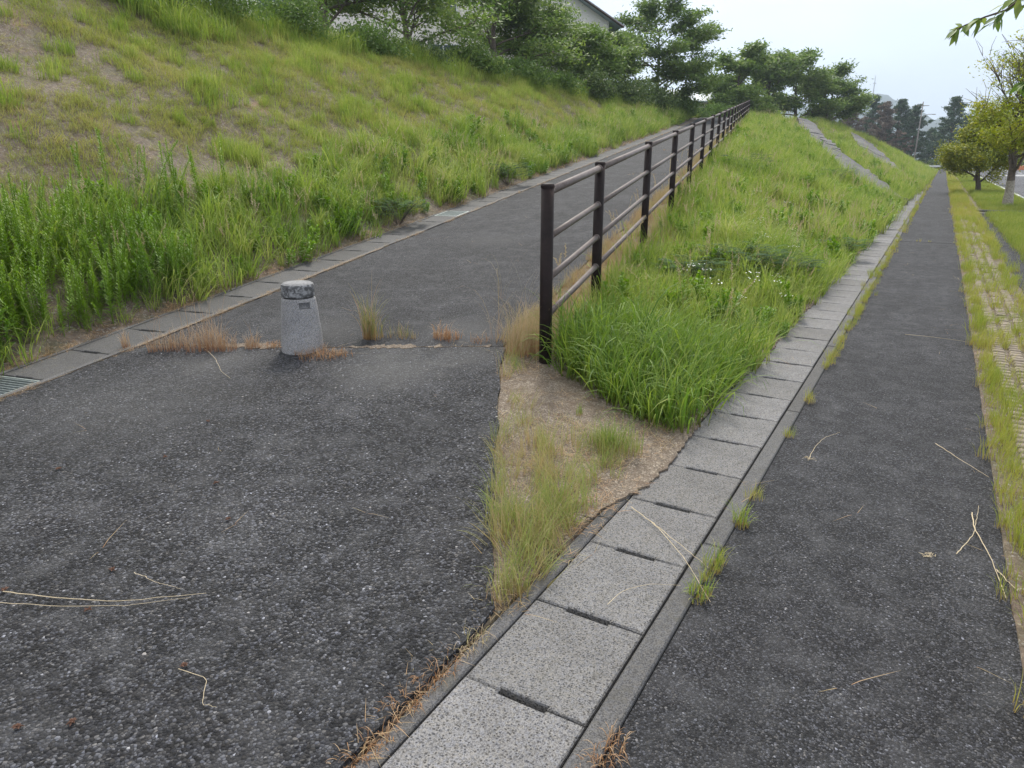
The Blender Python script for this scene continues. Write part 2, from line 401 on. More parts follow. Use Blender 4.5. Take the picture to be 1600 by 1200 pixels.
M['bush_pale'] = plantmat('pale bush leaves', [(0.0, (0.07, 0.13, 0.03)), (0.7, (0.14, 0.22, 0.045)), (1.0, (0.24, 0.30, 0.07))], None, None, 0.3, inst=False)
M['pine'] = plantmat('pine needles', [(0.0, (0.030, 0.065, 0.034)), (1.0, (0.085, 0.145, 0.065))], None, None, 0.15, inst=False)
M['pine_brown'] = plantmat('browned pine needles', [(0.0, (0.075, 0.07, 0.045)), (0.6, (0.16, 0.12, 0.085)), (1.0, (0.22, 0.15, 0.11))], None, None, 0.15, inst=False)
M['bark'] = simple('grey brown bark', (0.11, 0.085, 0.065), 0.9, 12, 0.45)
M['pine_bark'] = simple('pine bark', (0.10, 0.065, 0.05), 0.9, 6, 0.4)
M['wrap'] = simple('pale lichen bark', (0.34, 0.30, 0.24), 0.9, 22, 0.5)
M['steel'] = simple('galvanised steel', (0.36, 0.40, 0.40), 0.45, 30, 0.25, 0.7)
M['dark'] = simple('near-black fill', (0.02, 0.018, 0.015), 0.9, 12, 0.3)  # near-black colour under the grate bars and in the bollard groove
M['stalk'] = simple('dry stalk', (0.55, 0.45, 0.29), 0.7, 40, 0.2)
M['cone'] = simple('brown seed head', (0.13, 0.065, 0.04), 0.85, 60, 0.4)
M['paver'] = simple('tan studded paver', (0.235, 0.195, 0.145), 0.9, 14, 0.4)
M['white'] = simple('white road paint', (0.72, 0.72, 0.70), 0.6, 4, 0.12)
M['orange'] = simple('faded orange paint', (0.60, 0.20, 0.08), 0.6, 3, 0.12)
M['wall'] = simple('cream house wall', (0.78, 0.73, 0.66), 0.85, 1.5, 0.06)
M['roof'] = simple('pale blue metal roof', (0.30, 0.38, 0.44), 0.4, 2, 0.1)
M['eave'] = simple('dark brown eaves', (0.07, 0.05, 0.045), 0.6, 4, 0.2)
M['glass'] = simple('window glass', (0.05, 0.07, 0.09), 0.1)
M['hill'] = simple('wooded hill', (0.035, 0.065, 0.060), 1.0, 0.02, 0.4)
M['pole'] = simple('concrete pole', (0.22, 0.20, 0.18), 0.8, 5, 0.12)
# ------------------------------------------------------------------ ground
def steps(*seg):
    o = []
    for a, b, d in seg: o += list(np.arange(a, b-1e-6, d))
    return np.array(o+[seg[-1][1]])
gx = steps((-1000, -100, 100), (-100, -40, 10), (-40, -20, 1.0), (-20, -1.2, 0.11))
gx = np.concatenate([gx, [-1.172, -1.168, -1.098, -1.094, -0.664, -0.660, -0.590, -0.578, -0.574, -0.2, 0.2, 0.478, 0.482], steps((0.6, 3, 0.2), (3, 20, 1), (20, 100, 8), (100, 1500, 100))])
gx = np.unique(gx)
gy = steps((-20, 0, 1), (0, 16, 0.13), (16, 40, 0.3), (40, 90, 0.7), (90, 220, 4), (220, 3000, 120))
GX, GY = np.meshgrid(gx, gy)
GZ = G(GX, GY)
GZ = np.where((GX > -1.10) & (GX < -0.662), -0.30, GZ)
GZ = np.where((GX >= -0.662) & (GX < 0.48), -0.05, GZ)
GZ = np.where((GX >= -1.17) & (GX <= -1.094) & (GX < -1.10), -0.05, GZ)
tt, ss = TS(GX, GY)
GZ = np.where((ss > 4.80) & (ss < 5.22) & (tt > -5) & (tt < 90), GZ-0.04, GZ)
GZ = np.where((GX > 2.9) & (GX < 17), -0.09, GZ)
nx, ny = len(gx), len(gy)
F = (np.arange(ny-1)[:, None]*nx+np.arange(nx-1)[None, :]).ravel()
F = np.stack([F, F+1, F+1+nx, F+nx], 1)
me = quads_mesh('ground', np.stack([GX.ravel(), GY.ravel(), GZ.ravel()], 1), F, smooth=True)
tag(link('ground', me, M['soil']), kind='structure')

def sheet(name, mat, rows, thick, kind='structure', off=0.0, f=H, smooth=True):
    """rows: list of (n,2) plan points; a slab laid on the ground with a skirt"""
    A = np.array(rows); m, n, _ = A.shape
    Z = f(A[..., 0], A[..., 1])+off if f is not None else np.full(A.shape[:2], off)
    V = np.concatenate([A, Z[..., None]], 2).reshape(-1, 3)
    Fq = (np.arange(m-1)[:, None]*n+np.arange(n-1)[None, :]).ravel()
    Fq = np.stack([Fq, Fq+1, Fq+1+n, Fq+n], 1)
    ring = list(range(n))+[i*n+n-1 for i in range(1, m)]+[(m-1)*n+j for j in range(n-2, -1, -1)]+[i*n for i in range(m-2, 0, -1)]
    low = V[ring].copy(); low[:, 2] -= thick; k = len(ring)
    V2 = np.concatenate([V, V[ring], low]); b = len(V)
    sk = [(b+i, b+k+i, b+k+(i+1) % k, b+(i+1) % k) for i in range(k)]
    me = quads_mesh(name, V2, np.concatenate([Fq, np.array(sk)]))
    o = link(name, me, mat)
    if kind: o['kind'] = kind
    return o
rg = np.random.default_rng(5)
def wob(x, a=0.02, s=0.0):
    return a*(np.sin(x*3.1+s)+0.6*np.sin(x*9.7+1.3*s)+0.5*np.sin(x*23.0+2.1*s))
def s_right(t): return np.interp(t, [-6, 2.10, 3.42, 5.27, 5.6, 200], [-8*0+2.33, 0.82, 1.28, 1.84, 1.84, 1.84]) if False else None
# right-hand edge of the asphalt in (t, s)
_ey = np.linspace(-6, 8, 400)
_et, _es = TS(np.where(_ey < 5.6, np.interp(_ey, [-6, 1.9, 3.1, 4.8, 5.6], [-1.175, -1.175, -1.92, -2.85, -3.03]), -3.03-(_ey-5.6)*0.204), _ey)
def s_edge(t): return np.where(t < 6.0, np.interp(t, _et, _es), np.interp(6.0, _et, _es))
def t_crack(s): return np.interp(s, [0.5, 1.8, 3.3, 4.66, 5.0], [5.25, 5.13, 4.72, 4.46, 4.40])
# apron in front of the crack
rows = []
for q in np.linspace(0, 1, 70):
    row = []
    for w in np.linspace(0, 1, 60):
        tc_ = 5.0
        t0 = -3.0+q*(tc_+3.0)
        s0 = s_edge(t0); s1 = 4.74+0.004*math.sin(t0*5)
        row.append([t0, float(s0+(s1-s0)*w)])
    row = np.array(row)
    # squeeze the last rows onto the crack line
    tcr = t_crack(row[:, 1]); row[:, 0] = -3.0+(row[:, 0]+3.0)*(tcr-0.012+3.0)/(tc_+3.0)
    e0 = s_edge(row[0, 0])+wob(row[0, 0], 0.012)*(row[0, 0] > 2.2)
    row[:, 1] = e0+(row[:, 1]-row[0, 1])*((s1-e0)/(s1-row[0, 1]))
    xx, yy = XY(row[:, 0], row[:, 1]); rows.append(np.stack([xx, yy], 1)[::-1])
sheet('apron_path', M['asphalt_apron'], rows, 0.06, off=0.022)
rows = []
for q in np.concatenate([np.linspace(0, 1, 80), np.linspace(1.05, 6, 60)]):
    w = np.linspace(0, 1, 24)
    t0 = 5.0+q*12.0
    s0 = float(s_edge(t0)) if t0 > 5.3 else 1.82
    s0 = s0+wob(t0, 0.015, 2); s1 = 4.72+wob(t0, 0.006, 4)
    sv = s0+(s1-s0)*w
    tv = t0+(t_crack(sv)+0.012-5.0)*max(0, 1-q*2)
    xx, yy = XY(tv, sv); rows.append(np.stack([xx, yy], 1)[::-1])
sheet('ramp_path', M['asphalt_ramp'], rows, 0.06, off=0.018)
# lower footpath
rows = [np.stack([np.linspace(-0.574, 0.49+wob(y, 0.012, 1), 8), np.full(8, y)], 1) for y in np.concatenate([np.linspace(-3, 17.02, 120)])]
sheet('footpath', M['asphalt_path'], rows, 0.04, off=-0.012, f=None)
rows = [np.stack([np.linspace(-0.574, 0.49+wob(y, 0.012, 1), 8), np.full(8, y)], 1) for y in np.concatenate([np.linspace(17.06, 60, 60), np.linspace(61, 138, 40)])]
sheet('footpath', M['asphalt_path'], rows, 0.04, off=-0.012, f=None)
# sandy triangle between apron and drain
rows = []
for y in np.linspace(1.95, 6.5, 60):
    x0 = float(edge_x(y)); 
    if y > 4.8: x0 += 0.0
    rows.append(np.stack([np.linspace(x0+0.0, -1.175, 20), np.full(20, y)], 1))
sheet('sand_patch', M['sand'], rows, 0.03, off=0.006, f=G)
def strip_ts(name, t0, t1, sfun, w, off, n):
    rows = []; rq = np.random.default_rng(9); nz = np.interp(np.linspace(0, 1, n), np.linspace(0, 1, n//3), rq.random(n//3))
    for t, z_ in zip(np.linspace(t0, t1, n), nz):
        c = sfun(t)+(z_-.5)*.012; ww = .001+w*max(0, z_*1.9-.6)*(.4+.8*float(vn1(t))); xx, yy = XY(np.full(3, t), np.array([c-ww/2, c, c+ww/2])); rows.append(np.stack([xx, yy], 1)[::-1])
    return sheet(name, M['sand'], rows, 0.004, off=off)
def vn1(t): return .5+.5*math.sin(t*7.1+math.sin(t*3.3)*2)*math.sin(t*1.9+1)
strip_ts('sand_in_joint', 1.0, 45, lambda t: 4.728, 0.050, 0.0275, 500)
rows = []; rq_ = np.random.default_rng(4)
for s_ in np.linspace(1.9, 4.7, 110):
    w_ = .001+.075*max(0, rq_.random()*vn1(s_*2.3)+.25*math.sin(s_*5.1)-.12); tcx = float(t_crack(s_))+rq_.normal(0, .006); xx, yy = XY(np.array([tcx+w_*1.5, tcx, tcx-w_]), np.full(3, s_)); rows.append(np.stack([xx, yy], 1)[::-1])
sheet('sand_in_crack', M['sand'], rows[::-1], 0.004, off=0.026)
rows = []; rq_ = np.random.default_rng(14)
for y in np.concatenate([np.linspace(2.75, 12, 260), np.linspace(12.1, 45, 160)]):
    x1 = -1.165+(.085*min(1, max(0, (y-2.75)/.6))+.03*math.sin(y*2.3)+rq_.normal(0, .008))*min(1, (y-2.70)/.4)
    x1 = max(x1, -1.17); rows.append(np.array([[-1.22, y], [(x1-1.22)/2, y], [x1, y]]))
sheet('soil_on_kerb', M['sand'], rows, 0.012, off=0.013, f=None)
# ---- road beyond the verge on the right, cross road at the far end
ys = [-20, 20, 60, 100, 138, 139]
sheet('road', M['asphalt_road'], [np.stack([np.linspace(3.02, 16.5, 10), np.full(10, y)], 1) for y in np.linspace(-20, 560, 60)], 0.05, off=-0.055, f=None)
sheet('cross_road', M['asphalt_road'], [np.stack([np.linspace(-60, 2.9, 12), np.full(12, y)], 1) for y in (141.0, 144, 147, 150)], 0.05, off=0.02, f=None)
def line(name, x, y0, y1, w=0.15, z=-0.051, label=None):
    o = sheet(name, M['white'], [np.array([[x-w/2, y], [x+w/2, y]]) for y in np.linspace(y0, y1, 12)], 0.002, off=z, f=None); return o
line('road_edge_line', 3.42, -20, 560)
for k in range(14): line('road_centre_line', 9.0, 20+k*12, 26+k*12)
line('road_stop_line', 0, 0, 1)
bpy.data.objects.remove(bpy.data.objects['road_stop_line'])
for k in range(5):
    y = 96+k*2.2
    sheet('road_marking', M['white'], [np.array([[3.8+k*0.9, y], [7.6+k*0.4, y]]), np.array([[3.8+k*0.9+.8, y+.9], [7.6+k*0.4+.8, y+.9]])], 0.002, off=-0.050, f=None)

# ------------------------------------------------------------------ drains
def gutter(name, label, x0, x1, wall, depth, y0, y1, mat, ylist):
    mb = MB(); xs = [(x0, x0+wall), (x1-wall-.020, x1)]
    root = empty(name, ((x0+x1)/2, y0, 0), label, 'drain')
    for a, b in xs:
        for k in range(len(ylist)-1):
            dz = rg.uniform(-0.003, 0.003); dx = rg.uniform(-0.002, 0.002)
            m = MB(); m.box(((a+b)/2+dx-(x0+x1)/2, (ylist[k]+ylist[k+1])/2-y0, -depth/2+0.003+dz), (b-a, ylist[k+1]-ylist[k]-0.008, depth), bev=0.006)
            m.build('kerb', mat, root)
    return root
ylist = [-1.2+2.0*k for k in range(30)]
gutter('drain_gutter', 'long straight concrete drain with mossy narrow kerbs running beside the lower footpath', -1.160, -0.578, 0.060, 0.3, -1.2, 58, M['kerb'], ylist)

def lid_mesh(w, l, th, seed, slot=True):
    r = random.Random(seed); mb = MB()
    b = 0.005; x, y = w/2, l/2
    sw, sd = 0.085, 0.011
    def loop(ins, notch=True):
        X, Y = x-ins, y-ins
        if not slot: return [(-X, -Y), (X, -Y), (X, Y), (-X, Y)]
        s1 = sw+ins
        return [(-X, -Y), (-s1, -Y), (-s1, -Y+sd), (s1, -Y+sd), (s1, -Y), (X, -Y), (X, Y), (s1, Y), (s1, Y-sd), (-s1, Y-sd), (-s1, Y), (-X, Y)]
    L0 = loop(0); L1 = loop(b); n = len(L0); v = []
    for L, z in ((L0, -th), (L0, -b), (L1, 0)):
        for (a, c) in L: v.append((a+r.uniform(-.0015, .0015), c+r.uniform(-.0015, .0015), z))
    f = [(k*n+i, k*n+(i+1) % n, (k+1)*n+(i+1) % n, (k+1)*n+i) for k in (0, 1) for i in range(n)]
    o = 2*n
    if slot: f += [(o+0, o+1, o+2, o+9, o+10, o+11), (o+2, o+3, o+8, o+9), (o+3, o+4, o+5, o+6, o+7, o+8)]
    else: f += [(o, o+1, o+2, o+3)]
    mb.add(v, f); return mb.mesh('drain_cover')
LIDS = [lid_mesh(0.424, 0.487, 0.05, k) for k in range(4)]
ordn_ = 'first second third fourth fifth sixth seventh eighth ninth tenth eleventh twelfth thirteenth fourteenth fifteenth sixteenth seventeenth eighteenth nineteenth twentieth'.split()
tens_ = 'twent thirt fort fift sixt sevent eight ninet'.split()
ordn = [ordn_[k-1] if k <= 20 else (tens_[k//10-2]+('ieth' if k % 10 == 0 else 'y-'+ordn_[k % 10-1])) for k in range(1, 100)]
y = 1.07; P = 0.4935
for k in range(-1, 88):
    yy = 1.315+P*k+0.02
    
    vis = k+1
    o = link('drain_cover', LIDS[(k*7) % 4], M['lid'])
    o.location = (-0.881+random.uniform(-.002, .002), yy, -0.001+random.uniform(-.002, .002))
    o.rotation_euler = (random.uniform(-.004, .004), random.uniform(-.005, .005), random.uniform(-.004, .004))
    if vis < 1: lab = 'speckled grey drain cover cut off by the bottom edge of the photo'
    else:
        lab = '%s speckled concrete cover beside the footpath, counted from the photo bottom' % ordn[vis-1]
    tag(o, lab, 'drain cover', 'speckled concrete covers of the lower drain')

# upper gutter along the foot of the bank
LID2 = [lid_mesh(0.42, 0.585, 0.045, 20+k) for k in range(3)]
ga = math.atan2(RY, RX)-math.pi/2
ug = empty('bank_gutter', (*XY(0, 5.0), 0), 'narrow concrete gutter at the foot of the grassy bank, left of the ramp', 'drain')
for s0, w in ((4.765, 0.045), (5.235, 0.045)):
    rows = []
    for t0 in np.linspace(-2, 64, 133):
        xx, yy = XY(np.full(2, t0), np.array([s0-w/2, s0+w/2])); rows.append(np.stack([xx, yy], 1)[::-1])
    o = sheet('kerb', M['kerb'], rows, 0.10, kind=None, off=0.026, f=lambda a, b: H(a, b)-np.where(TS(a, b)[1] > 5.25, H(a, b)-H(*XY(TS(a, b)[0], 5.24)), 0))
    V0 = np.array(ug.location); o.parent = ug; o.matrix_parent_inverse = __import__('mathutils').Matrix.Translation(-ug.location)
n_l = 0
GRATE = (3.18, 11.55)
for k in range(1, 78):
    t0 = 0.9+0.595*k
    if any(abs(t0-g) < 0.3 for g in GRATE): grate = True
    else: grate = False
    xx, yy = XY(t0, 5.0); z = float(H(xx, yy))+0.022
    slope = math.atan(0.081*(1/(1+math.exp(-2.2*(t0-3)))))
    if grate:
        first = t0 < 6
        root = empty('drain_grate', (xx, yy, z), 'slatted steel drain grate %s' % ('at the left edge of the photo beside the apron' if first else 'in the upper gutter well beyond the bollard'), 'drain grate', 'steel grates in the upper gutter', rz=ga)
        root.rotation_euler = (slope, 0, ga)
        m = MB()
        for sx in (-1, 1):
            m.box((sx*0.2, 0, -0.012), (0.016, 0.57, 0.025)); m.box((0, sx*0.277, -0.012), (0.384, 0.016, 0.025))
        m.build('frame', M['steel'], root)
        for q in range(15):
            m = MB(); m.box((0, -0.255+q*0.0364, -0.012), (0.384, 0.006, 0.022)); m.build('bar', M['steel'], root)
        m = MB(); m.box((0, 0, -0.05), (0.38, 0.54, 0.006)); m.build('sump', M['dark'], root)
        continue
    o = link('drain_cover', LID2[k % 3], M['lid_dark']); o.location = (xx, yy, z)
    o.rotation_euler = (slope, random.uniform(-.01, .01), ga+random.uniform(-.006, .006))
    n_l += 1
    if t0 < 2.9: lab = '%s weathered gutter cover before the nearer steel grate, outside the photo' % ordn[n_l-1]
    else: lab = '%s dark weathered cover beyond the nearer grate in the gutter below the bank' % ordn[n_l-4]
    tag(o, lab, 'drain cover', 'dark weathered covers of the upper gutter')

# ------------------------------------------------------------------ kerbs and studded paving right of the footpath
mb = MB()
prow = []
sheet('paver_strip', M['soil'], [np.array([[0.50, y], [1.12, y]]) for y in np.linspace(-1, 60, 60)], 0.03, off=0.004, f=None)
rr = random.Random(3)
for k in range(330):
    y = 1.2+k*0.092
    for c in range(3):
        if rr.random() < 0.04: continue
        x = 0.66+c*0.125
        mb.box((x+rr.uniform(-.004, .004), y+rr.uniform(-.004, .004), 0.010+rr.uniform(-.003, .002)), (0.088, 0.062, 0.034), bev=0.008)
o = mb.build('stud_paving', M['paver']); o['kind'] = 'structure'
sheet('asphalt_strip', M['asphalt_apron'], [np.array([[1.12+wob(y, .02), y], [1.52, y]]) for y in np.linspace(-1, 26.6, 80)], 0.03, off=0.012, f=None)
def kerbrow(name, label, pts, w, h, mat, seg=1.0):
    root = empty(name, (pts[0][0], pts[0][1], 0), label, 'kerb'); a = np.array(pts[0]); b = np.array(pts[1]); L = np.linalg.norm(b-a); n = int(L/seg)
    rz = math.atan2(b[1]-a[1], b[0]-a[0])
    for k in range(n):
        c = a+(b-a)*(k+.5)/n-np.array(pts[0]); m = MB(); m.box((c[0], c[1], h/2-0.05), (L/n-0.01, w, h+0.1), rz=rz, bev=0.01); m.build('kerb_stone', mat, root)
    return root
kerbrow('road_kerb', 'pale concrete kerb between the grass verge and the road on the right', [(2.94, 5), (2.94, 100)], 0.12, 0.06, M['kerb_pale'], 2.0)
kerbrow('cross_kerb', 'low grey kerb crossing the grass verge in front of the trees', [(1.1, 27.4), (2.86, 27.4)], 0.14, 0.10, M['kerb'])
sheet('verge_slab', M['kerb'], [np.array([[1.0, y], [1.7, y]]) for y in (26.7, 27.0, 27.3)], 0.03, off=0.03, f=None)

# concrete strips on the slope
def slope_strip(label, a, b, wa, wb, n=12):
    root = empty('slope_walkway', (a[0], a[1], float(G(*a))), label, 'concrete walkway', 'concrete walkways crossing the slope')
    a = np.array(a); b = np.array(b); d = (b-a)/np.linalg.norm(b-a); pn = np.array([-d[1], d[0]])
    for k in range(n):
        q0, q1 = k/n, (k+1)/n-0.004
        rows = []
        for q in np.linspace(q0, q1, 5):
            c = a+(b-a)*q; w = wa+(wb-wa)*q
            rows.append(np.array([c-pn*w/2, c-pn*w/6, c+pn*w/6, c+pn*w/2]))
        o = sheet('slab', M['strip'], rows, 0.3, kind=None, off=0.23+rg.uniform(-.014, .014), f=G)
        o.parent = root; o.matrix_parent_inverse = __import__('mathutils').Matrix.Translation(-root.location)
slope_strip('longer grey concrete walkway slanting down the slope from the trees at its crest', (-11.6, 74.0), (-1.95, 30.6), 1.5, 2.2, 18)
slope_strip('shorter, farther grey concrete walkway low on the slope near the footpath end', (-7.4, 80.5), (-2.4, 55.0), 1.9, 2.3, 12)

# ------------------------------------------------------------------ bollard
bx, by = -4.22, 3.93; bz = float(H(bx, by))+0.020
root = empty('bollard', (bx, by, bz), 'short tapered speckled concrete bollard with a dark weathered cap at the ramp foot', 'bollard', rz=R(20))
K = 48
mb = MB(); prof = [(0.166, -0.03), (0.164, 0.02), (0.154, 0.16), (0.141, 0.33), (0.131, 0.405), (0.127, 0.412), (0.118, 0.417)]
V = []; 
for (r_, z_) in prof:
    for j in range(K): V.append((r_*math.cos(2*math.pi*j/K), r_*math.sin(2*math.pi*j/K), z_))
Fc = [(i*K+j, i*K+(j+1) % K, (i+1)*K+(j+1) % K, (i+1)*K+j) for i in range(len(prof)-1) for j in range(K)]
Fc += [tuple(range(K))[::-1], tuple((len(prof)-1)*K+j for j in range(K))]
mb.add(V, Fc); body = mb.build('shaft', M['bollard'], root, smooth=False)
# hook slot cut with a boolean
cut = MB(); sa = R(-95)
cut.box((0.145*math.cos(sa+R(50)), 0.145*math.sin(sa+R(50)), 0.365), (0.10, 0.085, 0.052), rz=sa+R(50)); cme = cut.mesh('cut')
cobj = bpy.data.objects.new('cutter', cme); col.objects.link(cobj); cobj.parent = root
bpy.context.view_layer.update()
bm_ = body.modifiers.new('slot', 'BOOLEAN'); bm_.operation = 'DIFFERENCE'; bm_.object = cobj; bm_.solver = 'EXACT'
bpy.context.view_layer.update()
dg = bpy.context.evaluated_depsgraph_get(); nm = bpy.data.meshes.new_from_object(body.evaluated_get(dg)); body.modifiers.clear(); body.data = nm
bpy.data.objects.remove(cobj)
mb = MB(); mb.lathe([(0.112, 0.410), (0.112, 0.428)], 40); mb.build('groove', M['dark'], root)
mb = MB(); mb.lathe([(0.118, 0.424), (0.126, 0.430), (0.128, 0.445), (0.127, 0.505), (0.121, 0.522), (0.105, 0.532), (0.05, 0.537)], 40)
mb.build('cap', M['cap'], root)

# ------------------------------------------------------------------ fence
P0 = np.array([-2.38, 4.60]); t0f, s0f = TS(*P0)
froot = empty('pipe_fence', (P0[0], P0[1], float(H(*P0))), 'long brown steel pipe fence with four rails climbing beside the ramp', 'fence')
fp = []
ts_ = [t0f]+[t0f+1.76+3.0*k for k in range(20)]
zf = lambda t: 0.16+0.081*(t-t0f)*1.0
for t_ in ts_:
    xx, yy = XY(t_, s0f); fp.append(np.array([xx, yy, zf(t_)]))
O = np.array(froot.location)
post = MB(); post.tube([(0, 0, -0.35), (0, 0, 1.262)], 0.047, 20); pme = post.mesh('post', True)
capm = MB(); capm.lathe([(0.050, 1.255), (0.050, 1.268), (0.044, 1.280), (0.02, 1.286)], 20); cme = capm.mesh('cap')
for p in fp:
    o = link('post', pme, M['fence'], froot); o.location = p-O
    c = link('post_cap', cme, M['fence'], o)
for hgt, rad in ((1.225, 0.030), (0.905, 0.0245), (0.605, 0.0245), (0.330, 0.0245)):
    for a, b in zip(fp[:-1], fp[1:]):
        d = (b-a)/np.linalg.norm(b-a); A = a-O+d*0.042+[0, 0, hgt]; B = b-O-d*0.042+[0, 0, hgt]
        m = MB(); m.tube([A, A+(B-A)*0.5, B], rad, 14)
        m.tube([A, A+d*0.035], rad+0.006, 14); m.tube([B-d*0.035, B], rad+0.006, 14)
        pr = np.array([-d[1], d[0], 0]); pr /= np.linalg.norm(pr)
        for e_, s_ in ((A, 1), (B, -1)):
            q_ = e_+d*0.018*s_; m.tube([q_-pr*(rad+.012), q_+pr*(rad+.012)], .006, 6)
        m.build('rail', M['rail'], froot, smooth=True)
# ------------------------------------------------------------------ grass and weeds (uncountable: stuff)
def blade_clump(seed, nb, h, hvar, spread, w, bend, seg=5, flat=0.0, out=0.5):
    r = np.random.default_rng(seed); V = []; Fq = []; BR = []; HH = []
    n = 0
    for _ in range(nb):
        rad = spread*math.sqrt(r.random()); az0 = r.random()*2*math.pi
        base = np.array([rad*math.cos(az0), rad*math.sin(az0), -0.01])
        az = az0+r.normal(0, 1.0) if r.random() < out else r.random()*2*math.pi
        L = h*(1-hvar*r.random()); b = bend*(0.3+1.1*r.random()); ww = w*(0.6+0.7*r.random())
        lean = r.normal(0, 0.10)+0.12
        d = np.array([math.cos(az), math.sin(az), 0]); sd = np.array([-math.sin(az), math.cos(az), 0])
        tw = r.normal(0, 0.5); th = lean if flat == 0 else 1.35+r.normal(0, .12)
        p = base.copy(); br = r.random()
        for i in range(seg+1):
            q = i/seg
            wd = ww*(1-q)**0.6*(0.7 if i == 0 else 1)*0.5+0.0002
            s2 = sd*math.cos(tw*q)+d*math.sin(tw*q)
            V += [p-s2*wd, p+s2*wd]; BR += [br, br]; HH += [q, q]
            th2 = th+b*q*q*1.5 if flat == 0 else th+b*0.3*math.sin(q*3)
            th2 = min(th2, 2.4) if flat == 0 else min(th2, 1.56)
            p = p+(L/seg)*(d*math.sin(th2)+np.array([0, 0, math.cos(th2)]))
            if i < seg: Fq.append((n+2*i, n+2*i+1, n+2*i+3, n+2*i+2))
        n += 2*(seg+1)
    return V, Fq, BR, HH
def clump_objects(prefix, variants, mat):
    c = bpy.data.collections.new(prefix)
    for i, (V, Fq, BR, HH) in enumerate(variants):
        me = quads_mesh(prefix, V, Fq, BR, HH, smooth=True); me.materials.append(mat)
        o = bpy.data.objects.new('%s_%02d' % (prefix, i), me); c.objects.link(o)
    return c
def leafy_stem(seed, h, nl, ll, lw, stems=1):
    """upright weed: stem with many narrow leaves, bushier towards the top"""
    r = np.random.default_rng(seed); V = []; Fq = []; BR = []; HH = []; n = 0
    for sidx in range(stems):
        L = h*(0.7+0.4*r.random()); b0 = np.array([r.normal(0, .03), r.normal(0, .03), 0])*(stems > 1)
        lx, ly = r.normal(0, .10, 2)
        def P(q): return b0+np.array([lx*q*q*L, ly*q*q*L, q*L])
        for i in range(6):
            q0, q1 = i/6, (i+1)/6; a, b = P(q0), P(q1); w = 0.003
            for dd in (np.array([w, 0, 0]), np.array([0, w, 0])):
                V += [a-dd, a+dd, b+dd, b-dd]; Fq.append((n, n+1, n+2, n+3)); n += 4; BR += [0.4]*4; HH += [0.3]*4
        for i in range(nl):
            q = 0.12+0.88*(i/nl)**0.9; az = i*2.4+r.normal(0, .7); l = ll*(1.15-0.75*q)*(0.8+0.4*r.random()); c = P(min(q, 1))
            up = 0.35+0.5*q; d = np.array([math.cos(az)*math.cos(up), math.sin(az)*math.cos(up), math.sin(up)]); sd = np.array([-math.sin(az), math.cos(az), 0])*lw*0.5
            m1 = c+d*l*0.45; e1 = c+d*l-np.array([0, 0, l*0.12]); br = r.random()*0.6+0.4*q
            V += [c, m1-sd, e1, m1+sd]; Fq.append((n, n+1, n+2, n+3)); n += 4; BR += [br]*4; HH += [1.0 if q > .25 else q*3]*4
    return V, Fq, BR, HH
def flower_mesh(seed):
    r = np.random.default_rng(seed); V = []; Fq = []; BR = []; HH = []; n = 0
    for k in range(7):
        c = np.array([r.normal(0, .035), r.normal(0, .035), r.uniform(0, .03)]); a = .007
        V += [c+[-a, 0, 0], c+[0, -a, .002], c+[a, 0, 0], c+[0, a, .003]]; Fq.append((n, n+1, n+2, n+3)); n += 4; BR += [.5]*4; HH += [1]*4
    return V, Fq, BR, HH

def seed_stem(seed):
    r = np.random.default_rng(seed); V = []; Fq = []; BR = []; HH = []; n = 0
    for _ in range(3):
        h = r.uniform(.55, .85); lx, ly = r.normal(0, .16, 2); b0 = r.normal(0, .05, 2)
        P = lambda q: np.array([b0[0]+lx*q*q, b0[1]+ly*q*q, q*h])
        for i in range(6):
            a, b = P(i/6), P((i+1)/6); w = np.array([.0016, .0010, 0]); V += [a-w, a+w, b+w, b-w]; Fq.append((n, n+1, n+2, n+3)); n += 4; BR += [.5]*4; HH += [.6]*4
        for i in range(26):
            q = .76+.24*i/26; c = P(q); d = r.normal(0, 1, 3); d /= np.linalg.norm(d); d[2] = abs(d[2])*.8+.3; L = .022*(1.2-(q-.76)*2.5); e = c+d*L; sd = np.cross(d, [.3, .5, .2]); sd /= np.linalg.norm(sd); sd *= .0025
            V += [c-sd, c+sd, e+sd, e-sd]; Fq.append((n, n+1, n+2, n+3)); n += 4; BR += [.8]*4; HH += [1]*4
    return V, Fq, BR, HH
